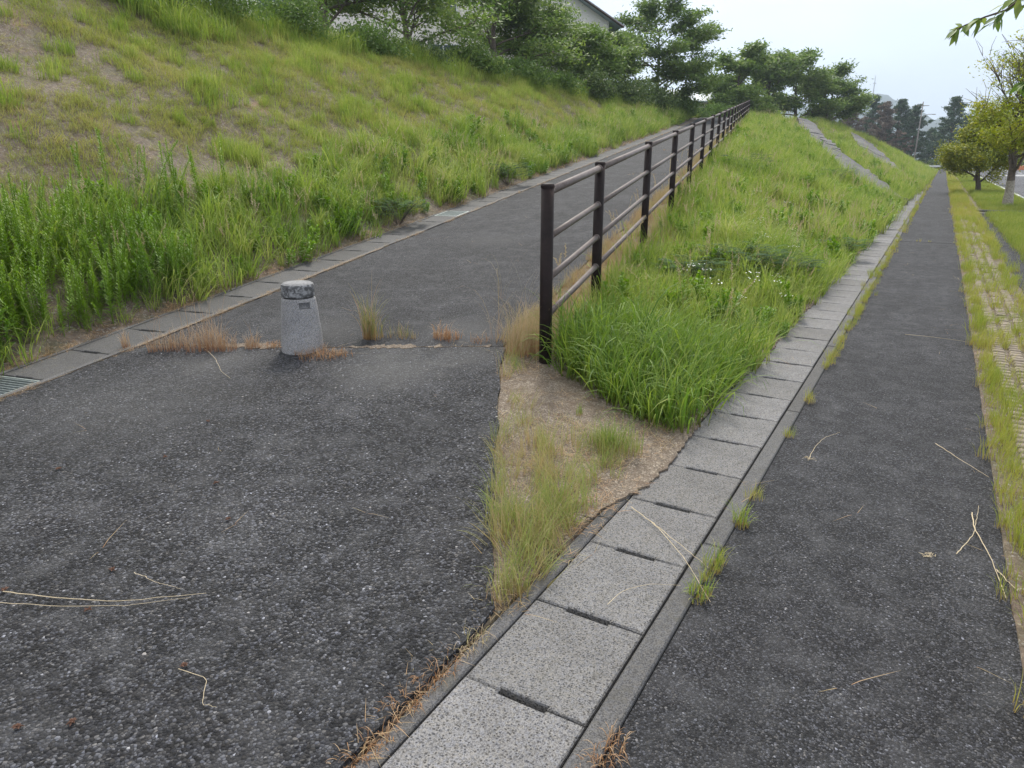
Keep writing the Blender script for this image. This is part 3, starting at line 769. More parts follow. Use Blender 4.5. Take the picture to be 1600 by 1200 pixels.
def gn_scatter(name, pts, rot, scl, tint, idx, coll, label_kind='stuff'):
    me = bpy.data.meshes.new(name); n = len(pts); me.vertices.add(n); me.vertices.foreach_set('co', np.asarray(pts, np.float32).ravel())
    for nm, ty, key, d in (('rot', 'FLOAT_VECTOR', 'vector', rot), ('scl', 'FLOAT', 'value', scl), ('tint', 'FLOAT', 'value', tint), ('idx', 'INT', 'value', idx)):
        a = me.attributes.new(nm, ty, 'POINT'); a.data.foreach_set(key, np.asarray(d, np.int32 if ty == 'INT' else np.float32).ravel())
    me.update()
    o = bpy.data.objects.new(name, me); col.objects.link(o)
    g = bpy.data.node_groups.new(name, 'GeometryNodeTree')
    g.interface.new_socket('Geometry', in_out='INPUT', socket_type='NodeSocketGeometry'); g.interface.new_socket('Geometry', in_out='OUTPUT', socket_type='NodeSocketGeometry')
    nn = g.nodes.new; i = nn('NodeGroupInput'); ou = nn('NodeGroupOutput')
    ci = nn('GeometryNodeCollectionInfo'); ci.inputs[0].default_value = coll; ci.inputs['Separate Children'].default_value = True; ci.inputs['Reset Children'].default_value = True
    ip = nn('GeometryNodeInstanceOnPoints'); ip.inputs['Pick Instance'].default_value = True
    def at(nm, ty):
        a = nn('GeometryNodeInputNamedAttribute'); a.data_type = ty; a.inputs[0].default_value = nm; return a.outputs[0]
    l = g.links.new
    l(i.outputs[0], ip.inputs['Points']); l(ci.outputs[0], ip.inputs['Instance']); l(at('idx', 'INT'), ip.inputs['Instance Index'])
    er = nn('FunctionNodeEulerToRotation'); l(at('rot', 'FLOAT_VECTOR'), er.inputs[0]); l(er.outputs[0], ip.inputs['Rotation'])
    l(at('scl', 'FLOAT'), ip.inputs['Scale']); l(ip.outputs[0], ou.inputs[0])
    md = o.modifiers.new('scatter', 'NODES'); md.node_group = g
    o['kind'] = 'stuff'
    return o
R_ = np.random.default_rng(11)
def vnoise(x, y, sc, seed=0):
    """smooth value noise"""
    r = np.random.default_rng(seed); T = r.random((64, 64)); X = (np.asarray(x)/sc) % 64; Y = (np.asarray(y)/sc) % 64
    i = X.astype(int); j = Y.astype(int); fx = X-i; fy = Y-j; fx = fx*fx*(3-2*fx); fy = fy*fy*(3-2*fy); i2 = (i+1) % 64; j2 = (j+1) % 64
    return T[i, j]*(1-fx)*(1-fy)+T[i2, j]*fx*(1-fy)+T[i, j2]*(1-fx)*fy+T[i2, j2]*fx*fy
def fill(name, coll, nvar, bounds, dens, mask, scl, tint, near=7.0, fall=1.0, maxy=None, tilt=0.12, grow=0.35, off=0.0, parts=None, space='xy', m=0.25, lean=None):
    """even random points over a plan region, thinned with distance (clumps grow a little to make up)"""
    (a, b), (c, d) = bounds
    P = []
    # sample in distance-stratified bands
    area = (b-a)*(d-c); n = int(area*dens*1.0)
    n = min(n, 4_000_000)
    u = R_.uniform(a, b, n); v = R_.uniform(c, d, n)
    x, y = (u, v) if space == 'xy' else XY(u, v)
    dist = np.hypot(x, y)
    keep = R_.random(n) < np.minimum(1, (near/np.maximum(dist, .1))**fall)
    x, y, dist = x[keep], y[keep], dist[keep]
    z = G(x, y)+off; k = in_view(x, y, z, m)
    x, y, z, dist = x[k], y[k], z[k], dist[k]
    pr = mask(x, y)*1.0; k = R_.random(len(x)) < pr
    x, y, z, dist = x[k], y[k], z[k], dist[k]; n = len(x)
    sc = scl(x, y)*R_.uniform(0.7, 1.25, n)*(1+np.maximum(0, dist/near-1)*0.0)*np.minimum(1.8, np.maximum(1, dist/near)**grow)
    rot = np.stack([R_.normal(0, tilt, n), R_.normal(0, tilt, n), R_.uniform(0, 6.283, n)], 1)
    if lean is not None: rot[:, 1] = R_.normal(lean[1], .2, n); rot[:, 0] = R_.normal(0, .15, n); rot[:, 2] = R_.normal(0, .8, n)+(lean[0](x, y) if callable(lean[0]) else lean[0])
    tn = np.clip(tint(x, y)+R_.normal(0, .10, n), 0, 1)
    print(name, n)
    return gn_scatter(name, np.stack([x, y, z], 1), rot, sc, tn, R_.integers(0, nvar, n), coll)

c_lush = clump_objects('lush', [blade_clump(100+i, 15, 0.58, 0.65, 0.10, 0.0105, 1.45, 6) for i in range(5)], M['lush'])
c_mid = clump_objects('mid', [blade_clump(150+i, 20, 0.28, 0.6, 0.09, 0.0062, 1.1, 4) for i in range(5)], M['lush'])
c_turf = clump_objects('turf', [blade_clump(200+i, 22, 0.13, 0.6, 0.10, 0.0045, 0.9, 3) for i in range(5)], M['turf'])
c_mat = clump_objects('mat', [blade_clump(230+i, 20, 0.16, 0.6, 0.12, 0.004, 0.5, 3, flat=1) for i in range(4)], M['turf'])
c_straw = clump_objects('straw', [blade_clump(300+i, 30, 0.22, 0.6, 0.06, 0.0028, 1.0, 4) for i in range(4)], M['straw'])
c_litter = clump_objects('litter', [blade_clump(330+i, 18, 0.12, 0.6, 0.07, 0.003, 0.6, 3, flat=1) for i in range(4)], M['straw'])
c_wispy = clump_objects('wispy', [blade_clump(400+i, 22, 0.31, 0.7, 0.06, 0.0034, 0.9, 5, out=.6) for i in range(4)], M['wispy'])
c_verge = clump_objects('verge', [blade_clump(500+i, 26, 0.17, 0.6, 0.05, 0.0032, 0.8, 4) for i in range(4)], M['verge'])
c_weed = clump_objects('weed', [leafy_stem(600+i, 0.36+.07*i, 80+8*i, 0.062, 0.010, 1+i % 2) for i in range(5)], M['weed'])
c_herb = clump_objects('herb', [leafy_stem(650+i, 0.22, 26, 0.07, 0.022, 4) for i in range(4)], M['weed'])
c_flow = clump_objects('flow', [flower_mesh(700+i) for i in range(3)], M['petal'])

c_big = clump_objects('big', [blade_clump(900+i, 110, 0.80, 0.6, 0.10, 0.010, 2.0, 7, out=.95) for i in range(4)], M['lush'])
c_bits = clump_objects('bits', [blade_clump(950+i, 2, 0.10+.04*i, 0.6, 0.03, 0.003, 0.6, 4, flat=1) for i in range(5)], M['straw'])
c_seed = clump_objects('seed', [seed_stem(800+i) for i in range(4)], M['straw'])
def sm(x, a, b):
    q = np.clip((x-a)/(b-a), 0, 1); return q*q*(3-2*q)
def slope_w(x, y):
    ex = edge_x(y); return (x-ex)/np.maximum(-1.17-ex, .05)       # 0 at crest, 1 at the drain
front = lambda x: np.interp(x, [-2.45, -2.2, -1.61, -1.2, -1.17], [4.95, 4.55, 4.13, 4.0, 3.98])
on_strip_pts = [((-11.6, 74.0), (-1.95, 30.6), 1.05), ((-7.4, 80.5), (-2.4, 55.0), 1.15)]
def clear(x, y):
    k = np.ones_like(x)
    for a, b, w in on_strip_pts:
        a = np.array(a); b = np.array(b); L = np.linalg.norm(b-a); d = (b-a)/L
        q = (x-a[0])*d[0]+(y-a[1])*d[1]; e_ = np.abs((x-a[0])*-d[1]+(y-a[1])*d[0]); k = np.where((q > -.2) & (q < L+.2) & (e_ < w), 0, k)
    return k
def m_slope(x, y):
    t, s = TS(x, y); ex = edge_x(y)
    k = (x < -1.12-0.05*vnoise(x, y, .3, 3)+.06*sm(y, 4.2, 5.2)) & (x > ex-0.1) & (y > front(x))
    near_fence = sm(1.62-s, 0.02, 0.55)*(y < 64)+(y >= 64)
    gap = sm(vnoise(x, y, 1.1, 6), 0.12, 0.35)
    return k*near_fence*np.where(y < 6.5, 1, 0.45+0.55*gap)*clear(x, y)
def over_drain(x, y):   # grass spilling over the lids farther off
    return np.clip(1-(x+1.17)/(0.02+0.012*np.maximum(y-8, 0)), 0, 1)*(x > -1.17)*(y > 7)
fill('lush_grass', c_lush, 5, ((-14, -0.6), (3.9, 60)), 95, lambda x, y: np.clip(m_slope(x, y)*np.where(y < 9, 1.0, 0.35+0.65*vnoise(x, y, 1.8, 9)), 0, 1),
     lambda x, y: np.where(y < 5.8, 0.95, 0.34+0.45*vnoise(x, y, 1.6, 1)+.5*vnoise(x, y, .5, 7)**2), lambda x, y: np.where(y < 5.8, 0.06+0.16*(x+2.2)+.25*vnoise(x, y, .4, 5), 0.05+0.5*vnoise(x, y, 2.3, 2)+.5*vnoise(x, y, .5, 17)), near=8, fall=1.15, lean=(lambda x, y: np.where(y < 5.4, -1.0, 0.2), 0.24))
fill('front_grass', c_lush, 5, ((-2.6, -0.9), (3.9, 5.7)), 150, lambda x, y: m_slope(x, y)*(y < 5.6), lambda x, y: .55+.65*np.clip(1-((x+1.75)/.75)**2-((y-4.75)/.8)**2, 0, 1), lambda x, y: .0+.26*vnoise(x, y, .35, 5), near=8, lean=(lambda x, y: np.arctan2(y-4.9, x+1.8), .30))
fill('slope_grass', c_mid, 5, ((-16, -0.55), (5.5, 135)), 60, lambda x, y: np.clip(m_slope(x, y)+over_drain(x, y)*0.6*(x < -0.65), 0, 1),
     lambda x, y: 0.7+0.6*vnoise(x, y, 1.6, 1)+.5*vnoise(x, y, .5, 18), lambda x, y: 0.2+0.5*vnoise(x, y, 1.9, 4)+.4*vnoise(x, y, .6, 19), near=9, fall=1.0, grow=.5)
# left bank: lush foot, thin turf above, taller again below the crest
def bank_s(x, y): return TS(x, y)[1]-5.25
def m_foot(x, y):
    t, s = TS(x, y); d = s-5.25-0.22*(vnoise(x, y, .5, 8)-.5)
    edge = sm(d, -0.02, 0.12)*(1-sm(d, 0.9+0.7*vnoise(t, s*0, 1.5, 12), 1.7+0.9*vnoise(t, s*0, 1.5, 12)))
    return edge*np.where(t < 5.2, 0.6, 1)
fill('bank_foot_grass', c_lush, 5, ((2.5, 62), (5.2, 8.4)), 95, m_foot, lambda x, y: 0.30+0.55*vnoise(x, y, .8, 14)+.55*vnoise(x, y, .33, 16)**2, lambda x, y: 0.08+0.85*vnoise(x, y, .55, 15), near=8, fall=1.1, space='ts', lean=(-0.2, 0.2))
def m_turf(x, y):
    t, s = TS(x, y); d = s-5.25
    n = vnoise(x, y, 0.42, 21)*0.5+vnoise(x, y, 1.3, 22)*0.5
    bare = 0.10+.90*sm(n, np.where(t < 11, .50, .42), np.where(t < 11, .66, .60))
    far = sm(t, 9, 14)
    return np.clip((bare*(1-far)+far*(0.45+0.55*bare)), 0, 1)*sm(d, 0.5, 1.3)
fill('bank_turf', c_turf, 5, ((1, 70), (5.6, 14.5)), 230, m_turf, lambda x, y: 0.55+0.7*vnoise(x, y, .35, 23), lambda x, y: 0.1+0.45*vnoise(x, y, 1.6, 24)+.45*vnoise(x, y, .4, 26), near=9, fall=1.1, space='ts', tilt=.3, grow=.5)
fill('bank_dead_grass', c_mat, 4, ((1, 60), (5.6, 13)), 70, lambda x, y: sm(bank_s(x, y), .4, 1.0)*0.9, lambda x, y: 0.9+0*x, lambda x, y: 0.45+.55*vnoise(x, y, .5, 25), near=9, fall=1.2, space='ts', tilt=.25, grow=.5)
_tc = np.stack([R_.uniform(2.5, 26, 330), R_.uniform(6.4, 13.4, 330)], 1); _tr = R_.uniform(.06, .16, 330)*np.where(R_.random(330) < .15, 2.2, 1)
def m_tuft(x, y):
    t, s = TS(x, y); k = np.zeros(len(x))
    for (a, b), r in zip(_tc, _tr): k = np.maximum(k, np.hypot((t-a)*.8, s-b) < r)
    dc = s-crest_s(t)
    return np.clip(k*(dc < .3)+sm(dc, -1.6, -.5)*.5*sm(vnoise(x, y, .8, 38), .3, .6)+(vnoise(x, y, 1.3, 32) > .66)*.25*sm(t, 8, 14)*(dc < 0), 0, 1)
fill('bank_tufts', c_mid, 5, ((1, 66), (5.6, 14.5)), 170, m_tuft, lambda x, y: 0.62+0.6*vnoise(x, y, .5, 33)+0.5*sm(TS(x, y)[1]-crest_s(TS(x, y)[0]), -1.5, 0), lambda x, y: 0.32+0.55*vnoise(x, y, .5, 34), near=9, fall=1.0, space='ts')
fill('bank_tall_grass', c_lush, 5, ((6, 75), (5.8, 15)), 45, lambda x, y: (lambda dc, t: sm(dc, -1.2, -.2)*(dc < 1.6)*sm(vnoise(x, y, 1.2, 35), .25, .6)+(np.hypot((t-13.2)*.7, dc+1.0) < .9)*1.0)(TS(x, y)[1]-crest_s(TS(x, y)[0]), TS(x, y)[0]), lambda x, y: 0.8+.7*vnoise(x, y, 1.1, 36), lambda x, y: 0.15+.6*vnoise(x, y, .9, 37), near=12, fall=1.0, space='ts')
# goldenrod-like leafy weeds in the near left corner and dotted along the foot
fill('leafy_weeds', c_weed, 5, ((2.0, 30), (5.3, 7.4)), 120, lambda x, y: np.where(TS(x, y)[0] < 6.0, 0.95*sm(bank_s(x, y), .08, .2)*(1-sm(bank_s(x, y), 1.0, 1.7)), 0.06*(TS(x, y)[0] < 9)),
     lambda x, y: 0.75+.4*vnoise(x, y, .6, 41), lambda x, y: 0.2+.7*vnoise(x, y, .7, 42), near=8, space='ts', tilt=.10)
fill('broadleaf_weeds', c_herb, 4, ((2.0, 60), (-12, 8.0)), 16, lambda x, y: np.clip((m_foot(x, y)*.6+m_slope(x, y)*(y > 5.8)*.6), 0, 1),
     lambda x, y: 0.9+.7*vnoise(x, y, .6, 43), lambda x, y: 0.1+.5*vnoise(x, y, .7, 44), near=9, space='ts', tilt=.15)
# dry grass: gutter edges, under the fence, cracks
def m_straw(x, y):
    t, s = TS(x, y)
    a = np.exp(-((s-5.27)/0.05)**2)*0.55*(vnoise(t, s*0, .5, 51) > .35)
    b = np.exp(-((s-4.74)/0.02)**2)*0.9*(vnoise(t, s*0, .35, 52) > .45)
    c = (s < 1.86)*(s > 0.95)*(t > 5.0)*np.clip(1.0-(1.5-s)*0.9, 0, 1)*(0.25+.6*vnoise(x, y, .5, 53))
    d = np.exp(-((t-t_crack(s)-0.0)/0.022)**2)*(s > 1.85)*(s < 4.7)*(0.35+0.65*(vnoise(s, t*0, .25, 54) > .4))
    b = b+.5*np.exp(-((x+1.10)/.035)**2)*(y > 3.9)*(y < 30)+np.exp(-((s-5.2)/.06)**2)*.5*(vnoise(t, s*0, .6, 151) > .4)
    e_ = ((np.abs(t-18.3) < .03)+(np.abs(t-26.5) < .04))*(s > 1.9)*(s < 4.7)*.8
    return np.clip(a+b+c+d+e_, 0, 1)
fill('dry_grass', c_straw, 4, ((1.5, 45), (0.9, 5.4)), 260, m_straw, lambda x, y: np.where((TS(x, y)[1] > 1.9), 0.30, 0.85)*(0.7+.5*vnoise(x, y, .4, 55)), lambda x, y: np.where(TS(x, y)[1] > 1.9, .7, 0.15+.6*vnoise(x, y, .7, 56)), near=8, space='ts', tilt=.25)
fill('dry_litter', c_litter, 4, ((-1.3, 45), (-8, 5.45)), 170, lambda x, y: np.clip(m_straw(x, y)*1.0+
     np.exp(-((x+1.20)/0.045)**2)*(x > float(-1.35))*(y > 1.0)*(y < 5)*(.35+.65*(vnoise(y, x*0, .22, 57) > .45)) +
     (x > edge_x(y))*(x < -1.1)*(y > 2)*(y < front(x)+.15)*0.75*vnoise(x, y, .3, 58), 0, 1),
     lambda x, y: 0.7+0*x, lambda x, y: 0.35+.6*vnoise(x, y, .3, 59), near=8, space='ts', off=0.016, tilt=.1)
fill('joint_straw', c_litter, 4, ((1.5, 40), (4.69, 4.78)), 900, lambda x, y: (vnoise(TS(x, y)[0], x*0, .33, 98) > .42)*1.0, lambda x, y: 0.35+0*x, lambda x, y: 0.5+.5*vnoise(x, y, .3, 59), near=9, space='ts', off=0.028, tilt=.1)
fill('kerb_edge_straw', c_litter, 4, ((1.5, 45), (5.22, 5.40)), 220, lambda x, y: (vnoise(TS(x, y)[0], x*0, .45, 99) > .25)*.9, lambda x, y: 0.7+0*x, lambda x, y: 0.55+.45*vnoise(x, y, .3, 59), near=9, space='ts', off=0.03, tilt=.2)
# wispy grass on the sandy triangle
def m_wispy(x, y):
    ex = edge_x(y); w = np.interp(y, [1.9, 2.3, 2.9, 3.5, 4.0, 4.6, 4.7], [0.05, .36, .50, .30, .22, .12, 0])
    a = (x > ex+0.01)*(x < ex+w)*(y > 1.98)*(y < 4.6)*np.interp(y, [2, 2.8, 3.4, 4.2], [.9, .7, .4, .2])
    b = np.exp(-(((x+1.42)/0.13)**2+((y-3.52)/0.14)**2))*1.0
    c = (x > -1.40)*(x < -1.19)*(y > 2.2)*(y < 3.3)*.30
    return np.clip(a+b+c, 0, 1)
fill('wispy_grass', c_wispy, 4, ((-3, -1.15), (1.9, 4.8)), 300, m_wispy, lambda x, y: 0.62+.35*vnoise(x, y, .3, 61)-0.15*(y > 3.4), lambda x, y: 0.15+.75*vnoise(x, y, .18, 62), near=8, tilt=.28)
# verge grass right of the footpath, drain edge tufts, path crack
def m_verge(x, y):
    a = np.exp(-((x-0.555)/0.055)**2)*(y > 2.2)*(0.35+.65*(vnoise(y, x*0, .3, 71) > .30))
    b = np.exp(-((x-1.07)/0.07)**2)*(y > 4)*(.3+.7*(vnoise(y, x*0, .6, 72) > .4))
    c = np.exp(-((x+0.565)/0.022)**2)*(y > 1.2)*np.where(y < 6, (vnoise(y, x*0, .16, 73) > .80), np.where(y < 9, .8, .8*(vnoise(y, x*0, 1.2, 77) > .2)))
    c2 = np.exp(-((x+0.60)/0.06)**2)*(y > 7.5)*.5
    d = (np.abs(y-17.04) < .03)*(x > -.55)*(x < .5)*1.0
    e_ = (x > .58)*(x < 1.05)*(0.05+.30*(vnoise(x, y, .45, 74) > .52))
    e2 = (x > .6)*(x < 1.0)*sm(y, 14, 30)*.6
    return np.clip(a+b+c+c2+d+e_+e2, 0, 1)
fill('verge_grass', c_verge, 4, ((-0.75, 1.3), (1.0, 125)), 330, m_verge, lambda x, y: np.where(np.abs(y-17.04) < .05, .35, np.where(x < 0, .55, .9))*(0.65+.6*vnoise(x, y, .4, 75)), lambda x, y: 0.05+.85*vnoise(x, y, .8, 76), near=6, fall=1.2, grow=.3)
fill('lawn', c_turf, 5, ((1.45, 2.88), (5, 110)), 420, lambda x, y: ((y < 26.5) | (y > 27.6))*(0.75+.25*vnoise(x, y, .5, 81)), lambda x, y: 1.15+0*x, lambda x, y: 0.05+.45*vnoise(x, y, 1.1, 82), near=12, fall=1.1, grow=.5)
fill('white_flowers', c_flow, 3, ((5, 45), (-10, 8)), 5, lambda x, y: np.clip(m_slope(x, y)*(vnoise(x, y, 1.5, 91) > .62)*.8+m_foot(x, y)*(TS(x, y)[0] > 17)*(TS(x, y)[0] < 27)*1.0, 0, 1), lambda x, y: 1.2+0*x, lambda x, y: 0*x, near=20, space='ts', off=.34, grow=.1)

fill('seeding_grass', c_seed, 4, ((3, 75), (-13, 14)), 9, lambda x, y: np.clip(m_slope(x, y)*np.clip(.15+1.2*(vnoise(x, y, 2.2, 95)-.4), 0, 1)*(y > 5.5)+m_foot(x, y)*.5*(TS(x, y)[0] > 5)+(np.abs(TS(x, y)[1]-1.5) < .3)*.25*(y > 6), 0, 1), lambda x, y: .75+0*x, lambda x, y: .15+.5*vnoise(x, y, 2, 96), near=14, space='ts', tilt=.12, grow=.2)

fill('tall_clump_grass', c_big, 4, ((3, 75), (-13, 8)), 2.4, lambda x, y: np.clip(m_slope(x, y)*(y > 6)*(x < -1.45)*1.0*(vnoise(x, y, 2.1, 101) > .35)+m_foot(x, y)*(bank_s(x, y) > .25)*(TS(x, y)[0] > 5.5)*1.2, 0, 1),
     lambda x, y: .62+.45*vnoise(x, y, 1.3, 102), lambda x, y: .1+.8*vnoise(x, y, .8, 103), near=20, space='ts', tilt=.1, grow=.1)
fill('loose_straw', c_bits, 5, ((-6.5, 1.2), (0.5, 30)), 7, lambda x, y: np.where((x > -1.12) & (x < -.6), .5, np.where((x > .2) & (x < .5), .9, np.where(x > -.58, .10, np.where(TS(x, y)[1] < 4.7, .12+.4*(np.abs(TS(x, y)[0]-t_crack(TS(x, y)[1])) < .35), 0)))),
     lambda x, y: 0.8+0*x, lambda x, y: .2+.8*vnoise(x, y, .3, 104), near=8, off=.0, tilt=.03)
# lift the loose bits onto whatever they lie on
o_ = bpy.data.objects['loose_straw']; co = np.empty(len(o_.data.vertices)*3, np.float32); o_.data.vertices.foreach_get('co', co); co = co.reshape(-1, 3)
co[:, 2] += np.where(co[:, 0] > -.58, -.008, np.where(co[:, 0] > -1.17, .008, .030)); o_.data.vertices.foreach_set('co', co.ravel())
# ------------------------------------------------------------------ trees and bushes
def leaves(centers, sig, n_each, size, seed, flat=0.5, shade=None):
    """many small rhombic leaves in loose sprays round the given points"""
    r = np.random.default_rng(seed); C = np.repeat(np.asarray(centers), n_each, 0); n = len(C)
    P = C+r.normal(0, 1, (n, 3))*np.array(sig)
    nrm = r.normal(0, 1, (n, 3))*np.array([1, 1, 0.6])+np.array([0, 0, flat*2.2]); nrm /= np.linalg.norm(nrm, axis=1)[:, None]
    a = r.normal(0, 1, (n, 3)); a -= nrm*(a*nrm).sum(1)[:, None]; a /= np.linalg.norm(a, axis=1)[:, None]; b = np.cross(nrm, a)
    L = size*r.uniform(.6, 1.3, n)[:, None]; Wd = L*0.42
    V = np.stack([P-a*L*.5, P+b*Wd*.5+a*L*.05-nrm*L*.06, P+a*L*.5, P-b*Wd*.5+a*L*.05-nrm*L*.06], 1).reshape(-1, 3)
    F = np.arange(4*n).reshape(-1, 4)
    cl = np.repeat(r.random(len(centers)), n_each)
    br = np.clip(cl*.45+r.random(n)*.55, 0, 1)
    return V, F, np.repeat(br, 4)
def tree(name, label, cat, loc, h, rad, mat, seed, trunk_r=0.12, base=0.30, limbs=8, subs=5, n_each=26, leaf=0.11, bark=None, group=None, flat=.6, elev=(20, 55), sig=(.30, .30, .12), bare=0.0, lean=(0, 0), wrap=False):
    r = np.random.default_rng(seed); root = empty(name, loc, label, cat, group)
    tr = MB(); H1 = h*0.72
    q = np.linspace(0, 1, 8); wv = np.cumsum(r.normal(0, .035*h*.3, (8, 2)), 0)
    T = np.stack([wv[:, 0]+lean[0]*q*h, wv[:, 1]+lean[1]*q*h, q*H1], 1); T -= [T[0, 0], T[0, 1], 0]; T[0, 2] = -0.25
    rr_ = trunk_r*(1-.82*q); rr_[0] = trunk_r*1.35; tr.tube(T, rr_, 8)
    cen = []
    for k in range(limbs):
        f = base+(1-base)*(k+.5)/limbs; s0 = np.array([np.interp(f, q, T[:, i]) for i in range(3)])
        az = k*2.4+r.normal(0, .35); el = R(r.uniform(*elev))+0.35*f; L = rad*(1.15-.55*max(0, f-.45)/.55)*r.uniform(.8, 1.12)
        if f > .9: el = R(70); L = h-H1
        pts = [s0]; d = np.array([math.cos(az)*math.cos(el), math.sin(az)*math.cos(el), math.sin(el)])
        for j in range(6):
            d = d+r.normal(0, .10, 3)+np.array([0, 0, -.04]); d /= np.linalg.norm(d); pts.append(pts[-1]+d*L/6)
        pts = np.array(pts); lr = trunk_r*.42*(1-.5*f); tr.tube(pts, lr*(1-.85*np.linspace(0, 1, 7)), 5)
        cen += [pts[-1], pts[-2], pts[4]]
        for m in range(subs):
            g = .30+.65*(m+.5)/subs; p0 = np.array([np.interp(g, np.linspace(0, 1, 7), pts[:, i]) for i in range(3)])
            a2 = az+(1 if m % 2 else -1)*r.uniform(.5, 1.2); e2 = el*.5+r.normal(0, .25)
            if bare: e2 = r.uniform(.5, 1.2)
            L2 = L*r.uniform(.30, .52); d2 = np.array([math.cos(a2)*math.cos(e2), math.sin(a2)*math.cos(e2), math.sin(e2)])
            pp = [p0]
            for j in range(4): d2 = d2+r.normal(0, .12, 3); d2 /= np.linalg.norm(d2); pp.append(pp[-1]+d2*L2/4)
            pp = np.array(pp); tr.tube(pp, lr*.42*(1-.8*np.linspace(0, 1, 5)), 4, cap=False)
            cen += [pp[2], pp[3], pp[4]]
            if bare and pp[-1][2] > h*.5:
                for _ in range(3):
                    d3 = d2+r.normal(0, .5, 3)+[0, 0, .35]; d3 /= np.linalg.norm(d3); c0 = pp[r.integers(1, 5)]
                    tr.tube([c0, c0+d3*.3, c0+d3*.62+r.normal(0, .05, 3)], [.010, .007, .004], 4, cap=False)
    tr.build('trunk', bark or M['bark'], root, smooth=True)
    cen = np.array(cen)
    if bare: cen = cen[(cen[:, 2] < bare*h) | (r.random(len(cen)) < .10)]
    V, F_, br = leaves(cen, sig, n_each, leaf, seed+1, flat)
    link('crown', quads_mesh('crown', V, F_, br), mat, root)
    if wrap:
        w = MB(); qz = np.linspace(.04, .24, 5); WP = np.stack([np.interp(qz, q, T[:, i]) for i in range(3)], 1); w.tube(WP, np.interp(qz, q, rr_)+.006, 14); w.build('bark_patch', M['wrap'], root)
    return root
def bush(name, label, loc, size, mat, seed, leaf=.07, n=70, each=26, group='shrubs along the crest of the bank', cat='bush'):
    r = np.random.default_rng(seed); root = empty(name, loc, label, cat, group)
    d = r.normal(0, 1, (n, 3)); d /= np.linalg.norm(d, axis=1)[:, None]; d[:, 2] = np.abs(d[:, 2]); rad = r.uniform(.35, 1, n)**.5*(1+.18*np.sin(d[:, 0]*5+seed)+.15*np.sin(d[:, 1]*7))
    c = d*rad[:, None]*np.array(size); V, F_, br = leaves(c, (.13*size[0]+.04, .13*size[1]+.04, .10*size[2]+.03), each, leaf, seed+1, .25)
    V[:, 2] = np.maximum(V[:, 2], -.1)
    st = MB()
    for k in range(7):
        q = c[r.integers(0, n)]; st.tube([(r.normal(0, .08), r.normal(0, .08), -.15), q*.5+r.normal(0, .05, 3), q*.95], [.025, .016, .005], 5)
    st.build('stem', M['bark'], root)
    link('foliage', quads_mesh('foliage', V, F_, br), mat, root)
    return root
def on(t, s, dz=0):
    x, y = XY(t, s); return (x, y, float(G(x, y))+dz)
# row of cherry trees on the crest behind the bank
CG = 'cherry trees along the top of the bank'
TR = [ # t, offset from the crest, height, radius, material, label
 (22.5, 1.6, 4.6, 2.3, 'cherry', 'leafy cherry tree at the start of the row, above the light shrubs'),
 (27.0, 1.6, 5.4, 2.5, 'cherry_pale', 'paler cherry tree with forked stems in front of the cream wall'),
 (34.0, 1.6, 6.2, 2.8, 'cherry', 'cherry tree directly below the visible roof corner of the house'),
 (38.0, 1.8, 5.5, 2.6, 'cherry', 'cherry tree half covering the house gable, right of the roof corner tree'),
 (43.0, 1.0, 4.1, 2.1, 'cherry_pale', 'small rounded tree between the house roof and the tallest cherry tree'),
 (49.0, 2.2, 5.2, 2.3, 'cherry', 'dark cherry tree close behind and left of the tallest one'),
 (56.0, 1.3, 8.0, 4.0, 'cherry', 'tallest dark spreading cherry tree with tiered branches against the sky'),
]
for i, (t, ds, h, rd, mt, lab) in enumerate(TR):
    tree('cherry_tree', lab, 'tree', on(t, float(crest_s(t))+ds+(0 if t > 50 else 1.0), -.1), h, rd, M[mt], 40+i, trunk_r=.10+.012*h, limbs=17 if t > 50 else 13, subs=8 if t > 50 else 7, n_each=62 if t > 50 else 42, leaf=.14+.0022*t, base=.04 if t > 50 else .2, elev=(0, 45) if t > 50 else (10, 50), sig=(.36, .36, .12), flat=.7, group=CG)
for i, (x, y, h, rd, mt, lab) in enumerate([
    (-17.7, 72, 6.9, 2.9, 'cherry_pale', 'paler cherry tree rising right behind the upper end of the fence'),
    (-16.3, 80, 6.5, 3.3, 'cherry', 'broad cherry tree on the crest just beyond the fence end'),
    (-14.2, 84, 6.8, 3.4, 'cherry_pale', 'mid green cherry tree above the upper end of the longer walkway'),
    (-11.9, 89, 6.2, 3.2, 'cherry', 'last cherry tree on the crest, leaning out over the far slope')]):
    tree('cherry_tree', lab, 'tree', (x, y, float(G(x, y))-.1), h, rd, M[mt], 60+i, trunk_r=.2, limbs=14, subs=7, n_each=56, leaf=.36, base=.04, elev=(0, 45), sig=(.44, .44, .18), flat=.7, lean=(.04, 0) if i == 3 else (0, 0), group=CG)
